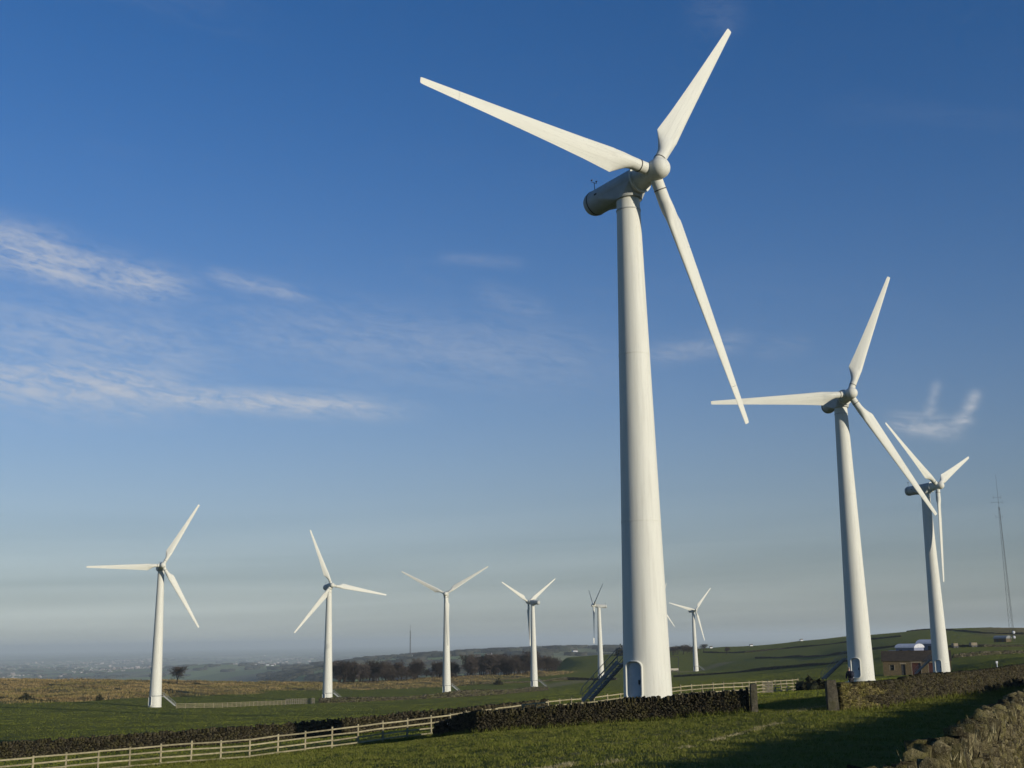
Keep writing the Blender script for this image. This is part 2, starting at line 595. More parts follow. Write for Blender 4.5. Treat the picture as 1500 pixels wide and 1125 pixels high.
m, t, b = material('pasture_and_moor', 0.95, 0.08)
pos = geopos(t)
n1 = t.noise(pos, 0.06, 4)
n2 = t.noise(pos, 0.9, 5, 0.65)
n3 = t.noise(pos, 7.0, 4, 0.7)
grass = t.mix(t.rng(n1, 0.35, 0.65), (0.138, 0.164, 0.018), (0.160, 0.172, 0.024))
grass = t.mix(t.rng(n2, 0.42, 0.72, 0, 0.75), grass, (0.17, 0.158, 0.045))
grass = t.mix(t.rng(n3, 0.45, 0.7, 0, 0.6), grass, (0.066, 0.080, 0.013))
mo1 = t.noise(pos, 0.10, 5, 0.65, 0.4)
mo2 = t.noise(pos, 0.7, 4, 0.6)
moorc = t.mix(t.rng(mo1, 0.38, 0.64), (0.27, 0.20, 0.085), (0.17, 0.145, 0.055))
moorc = t.mix(t.rng(mo2, 0.5, 0.75, 0, 0.7), moorc, (0.15, 0.112, 0.055))
vor = t.n('ShaderNodeTexVoronoi', feature='F1')
vor.inputs['Scale'].default_value = 0.0032
wv = t.n('ShaderNodeMapping')
t.link(pos, wv.inputs[0])
wv.inputs['Scale'].default_value = (1, 0.6, 0)
t.link(wv.outputs[0], vor.inputs['Vector'])
vs_ = t.n('ShaderNodeSeparateColor')
t.link(vor.outputs['Color'], vs_.inputs[0])
pl = t.ramp(vs_.outputs[0], [(0.0, (0.10, 0.125, 0.05)), (0.3, (0.15, 0.20, 0.06)), (0.6, (0.20, 0.25, 0.08)), (0.85, (0.24, 0.22, 0.12)), (1.0, (0.10, 0.11, 0.06))])
wood = t.noise(wv.outputs[0], 0.0016, 5, 0.6)
pl = t.mix(t.rng(wood, 0.54, 0.62), pl, (0.045, 0.048, 0.032))


def attr(t, nm):
    a = t.n('ShaderNodeAttribute')
    a.attribute_name = nm
    return a.outputs['Fac']


c = t.mix(attr(t, 'moor'), grass, moorc)
c = t.mix(t.m('MULTIPLY', attr(t, 'track'), t.rng(n2, 0.25, 0.6, 0.25, 1.0)), c, (0.26, 0.225, 0.12))
c = t.mix(attr(t, 'plain'), c, pl)
t.link(c, b.inputs['Base Color'])
n4 = t.noise(pos, 0.22, 4, 0.6)
bump(t, b, t.m('ADD', t.m('ADD', n3, t.m('MULTIPLY', n2, 2.2)), t.m('MULTIPLY', n4, 7.0)), 1.0, 0.5)
GROUND = m
gme.materials.append(GROUND)
go = link('ground', gme)
setp(go, 'green pasture and rough brown moor falling away to a hazy plain', 'ground', kind='structure')
#MARK
# ------------------------------------------------------------------ wind turbines
HUB_H, OFF, TILT, CONE = 35.32, 2.62, R(4.0), -math.asin(0.77 / 18.5)
TOW_H = 34.25


def blade_mesh(r_from, r_to, name):
    # radius along the blade, chord, thickness ratio, roundness (1 = round root), twist
    st = [(0.55, .84, 1, 1, 0), (1.35, .84, 1, 1, 0), (2.0, .86, 1, 1, 0), (2.35, .94, .86, .85, 12), (2.9, 1.24, .55, .42, 12), (3.45, 1.58, .36, .08, 11), (3.70, 1.74, .31, 0, 11), (3.95, 1.71, .30, 0, 10),
          (6.0, 1.47, .25, 0, 7), (8.5, 1.24, .22, 0, 4.5), (11, 1.03, .19, 0, 3), (13.5, .83, .17, 0, 1.5), (15.75, .66, .16, 0, .6), (15.765, .659, .16, 0, .6), (17.4, .53, .15, 0, 0), (18.2, .47, .14, 0, 0), (18.42, .43, .12, 0, 0), (18.5, .36, .06, 0, 0)]
    st = [q for q in st if r_from - 1e-6 <= q[0] <= r_to + 1e-6]
    n = 28
    bm = bmesh.new()
    rings = []
    for r, ch, tk, rd, tw in st:
        ring = []
        for i in range(n):
            a = 2 * math.pi * i / n
            xc = 0.5 + 0.5 * math.cos(a)            # 1 trailing, 0 leading
            yt = 5 * tk * (0.2969 * math.sqrt(xc) - 0.1260 * xc - 0.3516 * xc ** 2 + 0.2843 * xc ** 3 - 0.1036 * xc ** 4)
            ya = yt * (1 if math.sin(a) >= 0 else -0.75)
            xa, ya = (xc - 0.30) * ch, ya * ch
            xr, yr = 0.5 * ch * math.cos(a), 0.5 * ch * math.sin(a)
            x, y = xa * (1 - rd) + xr * rd, ya * (1 - rd) + yr * rd
            c, s = math.cos(R(tw)), math.sin(R(tw))
            ring.append(bm.verts.new((x * c + y * s, -x * s + y * c, r)))
        rings.append(ring)
    for p, q in zip(rings, rings[1:]):
        for i in range(n):
            bm.faces.new((p[i], p[(i + 1) % n], q[(i + 1) % n], q[i]))
    bm.faces.new(rings[0][::-1])
    bm.faces.new(rings[-1])
    return bm_mesh(name, bm, PAINT, True, 50)


BLADE = blade_mesh(0, 15.75, 'blade')
TIP = blade_mesh(15.76, 18.5, 'blade_tip')


def lathe_mesh(name, prof, mat, n=40, axis='Z', angle=35, caps=True):
    bm = bmesh.new()
    lathe(bm, prof, n, axis, caps)
    return bm_mesh(name, bm, mat, True, angle)


def tower_r(z):
    return 1.56 + (0.80 - 1.56) * z / TOW_H


TOWER = lathe_mesh('tower', [(tower_r(z), z) for z in np.linspace(-0.6, TOW_H, 13)], PAINT, 64)
FLANGE = [lathe_mesh('flange', [(tower_r(z) - .02, z - .05), (tower_r(z) + .018, z - .045), (tower_r(z) + .018, z + .045), (tower_r(z) - .02, z + .05)], PAINT, 64, caps=False) for z in (11.6, 22.9)]
TOPRING = lathe_mesh('top_flange', [(.78, 33.2), (.86, 33.22), (.86, 33.30), (.78, 33.32)], NACP, 48, caps=False)
YAW = lathe_mesh('yaw_ring', [(.75, 34.18), (.92, 34.2), (.92, 34.34), (.75, 34.36)], DARKM, 48)
BASER = lathe_mesh('base_flange', [(1.5, -.3), (1.64, -.3), (1.64, .0), (1.60, .03), (1.5, .04)], PAINT, 64, caps=False)
PAD = lathe_mesh('foundation', [(2.2, -1.8), (2.2, -0.22), (2.1, -.2)], simple('pad_concrete', (.30, .28, .24), (.2, .19, .16), 2, .95), 48)
# local frame of the nacelle: rotor centre at the origin, axis +Y forward
NAC = lathe_mesh('nacelle', [(.25, -6.72), (.52, -6.68), (.74, -6.55), (.86, -6.33), (.90, -6.0), (.91, -4.0), (.91, -1.6), (.88, -1.45)], NACP, 40, 'Y')
SEAM = lathe_mesh('nacelle_seam', [(.895, -6.05), (.925, -6.04), (.925, -5.98), (.895, -5.97)], DARKM, 40, 'Y', caps=False)
RINGF = lathe_mesh('shaft_flange', [(.80, -1.46), (1.0, -1.45), (1.0, -1.30), (.80, -1.29)], PAINT, 40, 'Y')
HUB = lathe_mesh('hub', [(.86, -1.30), (.80, -1.0), (.72, -.62), (.70, -.4), (.72, 0), (.73, .30), (.735, .55), (.71, .78), (.63, .98), (.50, 1.14), (.32, 1.25), (.12, 1.30), (.02, 1.305)], PAINT, 40, 'Y', 60)
ROOTR = lathe_mesh('blade_collar', [(.40, 1.30), (.452, 1.31), (.452, 1.37), (.40, 1.38)], DARKM, 32, caps=False)
bm = bmesh.new()
for i in range(28):     # fairing between nacelle and tower top
    a = 2 * math.pi * i / 28
    bm.verts.new((.93 * math.cos(a), -OFF + .93 * math.sin(a), -1.12))
    bm.verts.new((.93 * math.cos(a), -OFF + .93 * math.sin(a), -1.0))
for sx in (-.885, .885):
    for y in (-1.55, -4.9):
        bm.verts.new((sx, y, -.22))
        bm.verts.new((sx * .99, y, -.30))
bm.verts.new((-.3, -5.3, -.8)); bm.verts.new((.3, -5.3, -.8))
bmesh.ops.convex_hull(bm, input=bm.verts)
FAIR = bm_mesh('fairing', bm, NACP, True, 30)
bm = bmesh.new()        # wind sensor on its mast
tube(bm, (0, -6.0, .85), (0, -6.0, 1.65), .028, .022, 8)
tube(bm, (-.22, -6.0, 1.60), (.22, -6.0, 1.60), .018, n=6)
for s in (-.22, .22):
    tube(bm, (s, -6.0, 1.59), (s, -6.0, 1.76), .016, n=6)
    tube(bm, (s, -6.06, 1.76), (s, -5.94, 1.76), .05, n=8)
SENSOR = bm_mesh('wind_sensor', bm, DARKM)
bm = bmesh.new()
box(bm, (.895, -5.15, .05), (.925, -4.9, .17))
VENT = bm_mesh('vent', bm, DARKM)


def rounded(wd, ht, rad, n=7):
    pts = []
    for cx, cz, a0 in ((wd - rad, ht - rad, 0), (-wd + rad, ht - rad, 90), (-wd + rad, -ht + rad, 180), (wd - rad, -ht + rad, 270)):
        for i in range(n):
            a = R(a0 + 90 * i / (n - 1))
            pts.append((cx + rad * math.cos(a), cz + rad * math.sin(a)))
    return pts


def on_tower(x, z, off):
    """x across the door (metres along the shell), z height, off from the shell -> local point; door faces +Y"""
    r = tower_r(z)
    a = x / r
    return ((r + off) * math.sin(a), (r + off) * math.cos(a), z)


DZ = 1.48
bm = bmesh.new()
o1, i1 = rounded(.58, 1.24, .42), rounded(.49, 1.15, .34)
loops = []
o2, i2 = rounded(.555, 1.215, .40), rounded(.515, 1.175, .365)
for pts, off in ((o1, -.06), (o1, .17), (o2, .215), (i2, .215), (i1, .17), (i1, -.06)):
    loops.append([bm.verts.new(on_tower(x, z + DZ, off)) for x, z in pts])
for p, q in zip(loops, loops[1:]):
    for i in range(len(p)):
        j = (i + 1) % len(p)
        bm.faces.new((p[i], p[j], q[j], q[i]))
DFRAME = bm_mesh('door_frame', bm, PAINT, True, 40)
bm = bmesh.new()
rows = []
for k in range(15):
    z = -1.13 + 2.26 * k / 14
    hw = .48 if abs(z) < .8 else .48 - .34 + math.sqrt(max(0, .34 ** 2 - (abs(z) - .8) ** 2))
    rows.append([bm.verts.new(on_tower(hw * s, z + DZ, .012)) for s in np.linspace(-1, 1, 9)])
for p, q in zip(rows, rows[1:]):
    for i in range(8):
        bm.faces.new((p[i], p[i + 1], q[i + 1], q[i]))
DOOR = bm_mesh('door', bm, DOORM, True)
bm = bmesh.new()
p = on_tower(-.34, DZ - .1, .05)
box(bm, (p[0] - .05, p[1] - .04, p[2] - .14), (p[0] + .04, p[1] + .05, p[2] + .14))
HANDLE = bm_mesh('handle', bm, DARKM)
# staircase along +Y, foot at y = 4.35, top at the shell
SB, SH, SY0, SY1 = 0.42, 2.5, 5.0, 2.0


def spt(t, dx, dz):
    return Vector((dx, SY0 + (SY1 - SY0) * t, SH * t + dz))


bm = bmesh.new()
d = (spt(1, 0, 0) - spt(0, 0, 0)).normalized()
for s in (-SB, SB):
    up = Vector((0, -d.z, d.y)) * .13
    if up.z < 0:
        up = -up
    vs = []
    for tt in (0, 1):
        for u in (-1, 1):
            for x in (s - .03, s + .03):
                pnt = spt(tt, x, 0.1) + up * u
                vs.append(bm.verts.new(pnt))
    for q in ((0, 1, 3, 2), (4, 6, 7, 5), (0, 4, 5, 1), (2, 3, 7, 6), (0, 2, 6, 4), (1, 5, 7, 3)):
        bm.faces.new([vs[i] for i in q])
STRING = bm_mesh('stringers', bm, STEEL)
bm = bmesh.new()
box(bm, (-SB, -.12, -.02), (SB, .12, .02))
TREAD = bm_mesh('tread', bm, STEEL)
bm = bmesh.new()
for s in (-SB, SB):
    for h in (.5, .95):
        tube(bm, spt(0, s, h), spt(1, s, h), .025, n=6)
        tube(bm, spt(1, s, h), Vector((s, 1.40, SH + h)), .025, n=6)
    for tt in (0, .33, .66, 1):
        tube(bm, spt(tt, s, .05), spt(tt, s, .95), .025, n=6)
    tube(bm, spt(0, s, .95), spt(0, s, .5) + Vector((0, .2, 0)), .022, n=6)
HRAIL = bm_mesh('handrail', bm, STEEL)
bm = bmesh.new()
box(bm, (-.6, 1.30, SH - .06), (.6, 2.15, SH + .02))
LAND = bm_mesh('landing', bm, STEEL)
zb = 2.7
SHADOW_BAND = lathe_mesh('platform_shadow_band', [(tower_r(zb) - .03, zb - .09), (tower_r(zb) + .07, zb - .08), (tower_r(zb) + .07, zb + .08), (tower_r(zb) - .03, zb + .09)], STEEL, 48, caps=False)  # dark ring added to draw the stair platform's shadow line on the shell

TUR = [  # base x, y, ground z, yaw, phase, stair azimuth, label
    (8.35, 77.92, -4.10, 142.5, 83.9, 311, 'largest white wind turbine in the foreground, behind the dark stone wall'),
    (42.34, 149.36, -5.51, 168.3, 93.9, 309, 'second largest white wind turbine, left of the brown stone building'),
    (79.96, 228.58, -7.62, 136.8, 53.2, 307, 'white wind turbine standing in front of the brown stone building, farthest right'),
    (-91.86, 308.67, -14.93, 156.2, 91.1, 62, 'farthest left white wind turbine, beside the lone bare tree'),
    (-58.45, 374.34, -17.61, 153.9, 20.7, 66, 'white wind turbine at the left end of the bare wood'),
    (-25.63, 440.85, -18.33, 180.4, 62.0, 75, 'white wind turbine before the bare wood with two blades raised in a wide V'),
    (7.17, 512.5, -19.42, 316.6, 55.9, 92, 'small white wind turbine at the right end of the bare wood, nacelle pointing right'),
    (41.13, 594.86, -19.19, 261.1, 62.7, 95, 'small white wind turbine seen edge on with two dark blades, left of the largest'),
    (106.17, 719.49, -19.65, 153.9, 75.6, 95, 'smallest whole white wind turbine, just right of the largest turbine tower'),
]
v = ray(965, 894) * 880
TUR.append((v.x, 880, v.z - HUB_H, 155, 97, 95, 'far turbine hidden by the largest tower, only a blade tip showing'))
for i, (bx, by, bz, yaw, ph, saz, lab) in enumerate(TUR):
    z0 = gz(bx, by)
    if i != 9:
        z0 = bz
    root = empty('wind_turbine', (bx, by, z0))
    setp(root, lab, 'wind turbine', 'wind turbines of the farm')
    link('foundation', PAD, root)
    tw = link('tower', TOWER, root)
    for f in FLANGE:
        link('flange', f, tw)
    link('top_flange', TOPRING, tw)
    link('yaw_ring', YAW, tw)
    link('base_flange', BASER, tw)
    dm = Matrix.Rotation(-R(218), 4, 'Z')
    dr = link('door', DOOR, root, mw=dm)
    link('door_frame', DFRAME, dr)
    link('handle', HANDLE, dr)
    if i > 2:
        link('platform_shadow_band', SHADOW_BAND, tw)
    st = link('staircase', STRING, root, mw=Matrix.Rotation(-R(saz), 4, 'Z'))
    for k in range(11):
        pt = spt((k + .7) / 11.5, 0, .1)
        link('tread', TREAD, st, mw=Matrix.Translation(pt))
    link('handrail', HRAIL, st)
    link('landing', LAND, st)
    nm = Matrix.Translation((0, 0, HUB_H)) @ Matrix.Rotation(-R(yaw), 4, 'Z') @ Matrix.Translation((0, OFF, 0)) @ Matrix.Rotation(TILT, 4, 'X')
    nc = link('nacelle', NAC, root, mw=nm)
    link('fairing', FAIR, nc)
    link('nacelle_seam', SEAM, nc)
    link('shaft_flange', RINGF, nc)
    link('wind_sensor', SENSOR, nc)
    link('vent', VENT, nc)
    link('hub', HUB, root, mw=nm)
    for k in range(3):
        bmw = nm @ Matrix.Rotation(R(ph) + k * 2 * math.pi / 3, 4, 'Y') @ Matrix.Rotation(-CONE, 4, 'X')
        bl = link('blade', BLADE, root, mw=bmw)
        link('blade_collar', ROOTR, bl)
        spin = R(82) if (i == 7 and k == 1) else 0
        link('blade_tip', TIP, bl, mw=Matrix.Rotation(spin, 4, 'Z'))

# ------------------------------------------------------------------ dry stone walls
def stone_variants(n, seed, rough=0.16):
    out = []
    rg = random.Random(seed)
    for k in range(n):
        bm = bmesh.new()
        bmesh.ops.create_cube(bm, size=1.0)
        bmesh.ops.subdivide_edges(bm, edges=bm.edges, cuts=1, use_grid_fill=True)
        for vv in bm.verts:
            l = vv.co.length
            vv.co = vv.co.lerp(vv.co / l * 0.60, 0.20)
            vv.co += Vector((rg.uniform(-1, 1), rg.uniform(-1, 1), rg.uniform(-1, 1))) * rough * 0.45
        bmesh.ops.triangulate(bm, faces=bm.faces)
        bmesh.ops.recalc_face_normals(bm, faces=bm.faces)
        vv = np.array([q.co[:] for q in bm.verts])
        ff = np.array([[q.index for q in f.verts] for f in bm.faces])
        bm.free()
        out.append((vv, ff))
    return out


SV = stone_variants(10, 5, 0.24)
SVB = []      # cheap ones for far walls
for k in range(6):
    vv = np.array([(x, y, z) for z in (-.5, .5) for y in (-.5, .5) for x in (-.5, .5)]) + rng.uniform(-.1, .1, (8, 3))
    ff = np.array([(0, 2, 3), (0, 3, 1), (4, 5, 7), (4, 7, 6), (0, 1, 5), (0, 5, 4), (2, 6, 7), (2, 7, 3), (0, 4, 6), (0, 6, 2), (1, 3, 7), (1, 7, 5)])
    SVB.append((vv, ff))
SVM = {}


def stone_me(k, mat):
    if (k, mat.name) not in SVM:
        SVM[(k, mat.name)] = mesh_np('stone', SV[k][0], SV[k][1], mat)
    return SVM[(k, mat.name)]


def joined(name, items, lib, mat, parent, kind='stuff', origin=None):
    """items: (variant, 4x4 matrix); one mesh"""
    vs, fs, o = [], [], 0
    for k, mw in items:
        v0, f0 = lib[k % len(lib)]
        a = np.array(mw)
        vs.append(v0 @ a[:3, :3].T + a[:3, 3])
        fs.append(f0 + o)
        o += len(v0)
    me = mesh_np(name, np.concatenate(vs), np.concatenate(fs), mat)
    ob = link(name, me, parent)
    if kind:
        ob['kind'] = kind
    return ob


def frame(t, n, u, p, size, rot=(0, 0, 0)):
    mw = Matrix.Identity(4)
    for i in range(3):
        mw[i][0], mw[i][1], mw[i][2], mw[i][3] = t[i], n[i], u[i], p[i]
    from mathutils import Euler
    return mw @ Euler(rot).to_matrix().to_4x4() @ Matrix.Diagonal((*size, 1))


class Path:
    def __init__(self, pts, step=0.5, zf=None):
        P = [Vector((x, y, 0)) for x, y in pts]
        self.s, self.p = [0.0], [P[0]]
        for a, b in zip(P, P[1:]):
            L = (b - a).length
            n = max(1, int(L / step))
            for i in range(1, n + 1):
                self.p.append(a.lerp(b, i / n))
                self.s.append(self.s[-1] + L / n)
        self.L = self.s[-1]
        xs = np.array([q.x for q in self.p])
        ys = np.array([q.y for q in self.p])
        self.z = terrain(xs, ys, False)
        self.xs, self.ys, self.sa = xs, ys, np.array(self.s)

    def at(self, s):
        x, y, z = np.interp(s, self.sa, self.xs), np.interp(s, self.sa, self.ys), np.interp(s, self.sa, self.z)
        s2, s1 = min(s + .4, self.L), max(s - .4, 0)
        t = Vector((np.interp(s2, self.sa, self.xs) - np.interp(s1, self.sa, self.xs), np.interp(s2, self.sa, self.ys) - np.interp(s1, self.sa, self.ys),
                    np.interp(s2, self.sa, self.z) - np.interp(s1, self.sa, self.z))).normalized()
        n = Vector((-t.y, t.x, 0)).normalized()
        return Vector((x, y, z)), t, n


def stone_wall(label, pts, hgt, ch, sl, cope_h, cope_w, thick, mat, lib=None, n_cope=0, n_stone=0, seed=1, top=None, group='dry stone walls', matf=None, wild=0.0):
    rg = random.Random(seed)
    lib = lib or SV
    P = Path(pts)
    org = P.at(0)[0]
    root = empty('stone_wall', org)
    setp(root, label, 'wall', group)
    T0 = Matrix.Translation(-org)
    hf = top or (lambda s: hgt)
    # core
    cv, cf = [], []
    ns = max(2, int(P.L / 1.0))
    for i in range(ns + 1):
        p, t_, n_ = P.at(P.L * i / ns)
        h = hf(P.L * i / ns) - cope_h * .6
        for sd in (-1, 1):
            for zz, k in ((-.3, .36), (h, .26)):
                q = p + n_ * sd * thick * k + Vector((0, 0, zz)) - org
                cv.append(q[:])
    for i in range(ns):
        a = i * 4
        b_ = a + 4
        cf += [(a, b_, b_ + 1, a + 1), (a + 3, b_ + 3, b_ + 2, a + 2), (a + 1, b_ + 1, b_ + 3, a + 3)]
    cf += [(0, 1, 3, 2), (ns * 4 + 2, ns * 4 + 3, ns * 4 + 1, ns * 4)]
    link('wall_core', mesh_np('wall_core', cv, cf, CORE), root)
    stones, copes = [], []
    zup = Vector((0, 0, 1))
    nc = max(2, round((hgt - cope_h) / ch))
    for sd in (-1, 1):
        for c in range(nc):
            s = rg.uniform(-.5, 0) * sl
            while s < P.L:
                l = sl * rg.uniform(.5, 1.6)
                sm = min(max(s + l / 2, 0), P.L)
                p, t_, n_ = P.at(sm)
                hh = (hf(sm) - cope_h) / nc
                k = thick * (.40 - .10 * c / nc)
                q = p + n_ * sd * (k + rg.uniform(-.02, .03)) + zup * ((c + .5) * hh + rg.uniform(-.15, .15) * hh)
                mw = T0 @ frame(t_, n_, zup, q, (l * .97, thick * rg.uniform(.24, .46), hh * rg.uniform(.75, 1.2)), (rg.uniform(-.16, .16), rg.uniform(-.13, .13), rg.uniform(-.16, .16)))
                stones.append(((q.length), rg.randrange(10), mw, q))
                s += l
    for e_ in (0, P.L):         # wall heads
        for c in range(nc):
            for k in (-.18, .18):
                p, t_, n_ = P.at(e_)
                hh = (hf(e_) - cope_h) / nc
                q = p + n_ * k * thick + zup * ((c + .5) * hh)
                stones.append((q.length, rg.randrange(10), T0 @ frame(t_, n_, zup, q, (sl * .8, thick * .45, hh * 1.1), (rg.uniform(-.1, .1),) * 3), q))
    s = 0
    while s < P.L:
        wd = cope_w * rg.uniform(.6, 1.6)
        p, t_, n_ = P.at(min(s + wd / 2, P.L))
        if rg.random() > .03 + .05 * wild:
            h = cope_h * rg.uniform(.65 - .2 * wild, 1.35 + .25 * wild)
            q = p + n_ * rg.uniform(-.04 - .08 * wild, .04 + .08 * wild) + zup * (hf(s) - cope_h + h * .42)
            mw = T0 @ frame(t_, n_, zup, q, (wd * 1.05, thick * rg.uniform(.62 - .27 * wild, .88 - .2 * wild), h), (rg.uniform(-.15, .15) * (1 + wild), rg.uniform(-.32, .32), rg.uniform(-.15, .15) * (1 + wild)))
            copes.append((q.length, rg.randrange(10), mw, q))
        s += wd
    for nm, lst, npart, rest in (('coping_stone', copes, n_cope, 'coping_row'), ('stone', stones, n_stone, 'stone_courses')):
        lst.sort(key=lambda a: a[0])
        for d_, k, mw, q in lst[:npart]:
            link(nm, stone_me(k, matf(q) if matf else mat), root, mw=mw)
        if lst[npart:]:
            if matf:
                by = {}
                for a in lst[npart:]:
                    by.setdefault(matf(a[3]).name, []).append(a)
                for mn, sub in by.items():
                    joined(rest, [(a[1], a[2]) for a in sub], lib, bpy.data.materials[mn], root)
            else:
                joined(rest, [(a[1], a[2]) for a in lst[npart:]], lib, mat, root)
    return root, P


GRP = 'dry stone walls'
WM = [xy(640, 73.5), xy(672, 69.5), xy(702, 66.2), xy(820, 65), xy(948, 64), xy(1090, 62)]
stone_wall('dark dry stone wall with upright copings below the largest turbine', WM, 1.14, .065, .15, .22, .095, .52, STONE, n_cope=300, seed=3, top=lambda s: .72 + .44 * min(1, s / 6.5) + .03 * math.sin(s * 1.7))
WR = [xy(1222, 61), xy(1290, 64), xy(1380, 70), xy(1500, 82), xy(1620, 94)]


def wr_mat(q):
    d = (q - ground_at(1222, 61)).length
    return STONE_LICH if d + 1.2 * math.sin(q.z * 7 + q.x) < 3.0 else STONE


stone_wall('dark dry stone wall right of the gateway, yellow mossy stones at its left end', WR, 1.38, .075, .18, .18, .13, .52, STONE, n_cope=300, seed=4, matf=wr_mat)
A_ = ray(1338, 1125) * 13.5
B_ = ray(1512, 1012) * 52
dirw = Vector((B_.x - A_.x, B_.y - A_.y)).normalized()
C_ = Vector((A_.x, A_.y)) - dirw * 9
D_ = Vector((B_.x, B_.y)) + dirw * 30
WN = [(C_.x, C_.y), (A_.x, A_.y), (B_.x, B_.y), (D_.x, D_.y)]
PN = Path(WN)


def near_top(s):
    p = PN.at(s)[0]
    k = ((Vector((p.x, p.y)) - Vector((A_.x, A_.y))).dot(dirw)) / (Vector((B_.x, B_.y)) - Vector((A_.x, A_.y))).length
    want = A_.z + (B_.z - A_.z) * k
    return max(.9, want - p.z) + .07 * math.sin(s * 1.3) + .05 * math.sin(s * 3.1)


stone_wall('near sunlit stone wall with ragged upright copings and lichen, lower right corner', WN, 1.40, .088, .17, .34, .075, .58, STONE_NEAR, n_cope=300, n_stone=300, seed=6, top=near_top, wild=1.0)
stone_wall('long dark stone wall behind the pale rail fence, left of the largest turbine', [xy(-160, 97), xy(0, 98), xy(350, 99), xy(600, 101), xy(690, 100), xy(800, 104)], 1.30, .10, .26, .26, .15, .55, STONE, lib=SVB, seed=8)
far_walls = [
    ('low dark field wall below the bare wood, running towards the track', [(470, 365), (560, 372), (650, 385), (740, 405), (800, 440)], 2.1),
    ('far dark field wall on the slope right of the smallest whole turbine, lowest of three', [(985, 560), (1060, 540), (1150, 500), (1240, 440)], 1.25),
    ('far dark field wall on the right slope, middle one of three', [(1105, 760), (1170, 700), (1240, 600), (1330, 560)], 1.25),
    ('far dark field wall on the right slope, highest of three, dipping in the middle', [(1030, 900), (1090, 850), (1150, 840), (1250, 800), (1320, 760)], 1.25),
    ('dark field wall behind the stone building, right edge of the view', [(1395, 330), (1450, 335), (1520, 340)], 1.3),
    ('far wall along the brown shoulder under the tall lattice mast', [(1390, 480), (1440, 470), (1510, 470)], 1.25),
    ('dark wall crossing the brow of the hill at the far right', [(1330, 905), (1365, 890), (1400, 800), (1440, 720), (1500, 690)], 1.1),
    ('dark field wall under the small edge-on turbine', [(690, 545), (760, 560), (830, 580), (900, 560)], 1.4),
]
for i, (lab, pts, h) in enumerate(far_walls):
    stone_wall(lab, [xy(*q) for q in pts], h, .3, .8, .3, .45, .7, STONE_FAR, lib=SVB, seed=20 + i, top=lambda s, h=h: h * (.72 + .3 * math.sin(s * .11 + h) * math.sin(s * .037)))

# gate posts
def gatepost(px, D, h, w_, d_, label, tilt):
    g = ground_at(px, D)
    bm = bmesh.new()
    rows = []
    for k in range(7):
        z = -.4 + (h + .4) * k / 6
        s = 1 - .10 * (k / 6) ** 2 if k < 6 else .80
        ring = []
        for x, y in ((-1, -1), (0, -1.06), (1, -1), (1.05, 0), (1, 1), (0, 1.05), (-1, 1), (-1.05, 0)):
            ring.append(bm.verts.new((x * w_ / 2 * s + random.uniform(-.02, .02), y * d_ / 2 * s + random.uniform(-.02, .02), z + random.uniform(-.03, .03))))
        rows.append(ring)
    for p, q in zip(rows, rows[1:]):
        for i in range(8):
            bm.faces.new((p[i], p[(i + 1) % 8], q[(i + 1) % 8], q[i]))
    bm.faces.new(rows[-1])
    bm.faces.new(rows[0][::-1])
    me = bm_mesh('gatepost', bm, POSTSTONE)
    ob = link('gatepost', me)
    ob.location = g
    ob.rotation_euler = (0, tilt, 0)
    setp(ob, label, 'gatepost', 'stone gateposts')


gatepost(1099, 61.6, 1.38, .34, .4, 'dark stone gatepost at the right end of the wall below the largest turbine', R(1))
gatepost(1213, 60.6, 1.47, .52, .42, 'broad stone gatepost at the left end of the mossy wall', R(-1))

# ------------------------------------------------------------------ post and rail fences
def fence(label, pts, posts, hgt, rails, mat, pw=.11, rw=.09, group='post and rail fences', thin=.035):
    """pts: polyline; posts: spacing"""
    P = Path(pts)
    org = P.at(0)[0]
    root = empty('rail_fence', org)
    setp(root, label, 'fence', group)
    bm = bmesh.new()
    box(bm, (-pw / 2, -pw / 2, -.4), (pw / 2, pw / 2, hgt))
    pm = bm_mesh('post', bm, mat)
    bm = bmesh.new()
    box(bm, (-.5, -thin / 2, -rw / 2), (.5, thin / 2, rw / 2))
    rm = bm_mesh('rail', bm, mat)
    n = int(P.L / posts)
    prev = None
    rg = random.Random(len(label))
    for i in range(n + 1):
        p, t_, n_ = P.at(i * P.L / n)
        a = math.atan2(t_.y, t_.x)
        link('post', pm, root, mw=Matrix.Translation(p - org) @ Matrix.Rotation(a + rg.uniform(-.1, .1), 4, 'Z') @ Matrix.Rotation(rg.uniform(-.03, .03), 4, 'X') @ Matrix.Diagonal((1, 1, rg.uniform(.96, 1.06), 1)))
        if prev is not None:
            for k in range(rails):
                h = hgt - .09 - k * (hgt - .22) / (rails - 1 + .25)
                q0 = prev + Vector((0, 0, h + rg.uniform(-.02, .02)))
                q1 = p + Vector((0, 0, h + rg.uniform(-.02, .02)))
                side = Vector((math.sin(a), -math.cos(a), 0)) * (pw / 2 + thin / 2 + .002)
                dv = q1 - q0
                mw = frame(dv.normalized(), Vector((-dv.y, dv.x, 0)).normalized(), dv.normalized().cross(Vector((-dv.y, dv.x, 0)).normalized()), (q0 + q1) / 2 + side - org, (dv.length + .02, 1, 1))
                link('rail', rm, root, mw=mw)
        prev = p
    return root


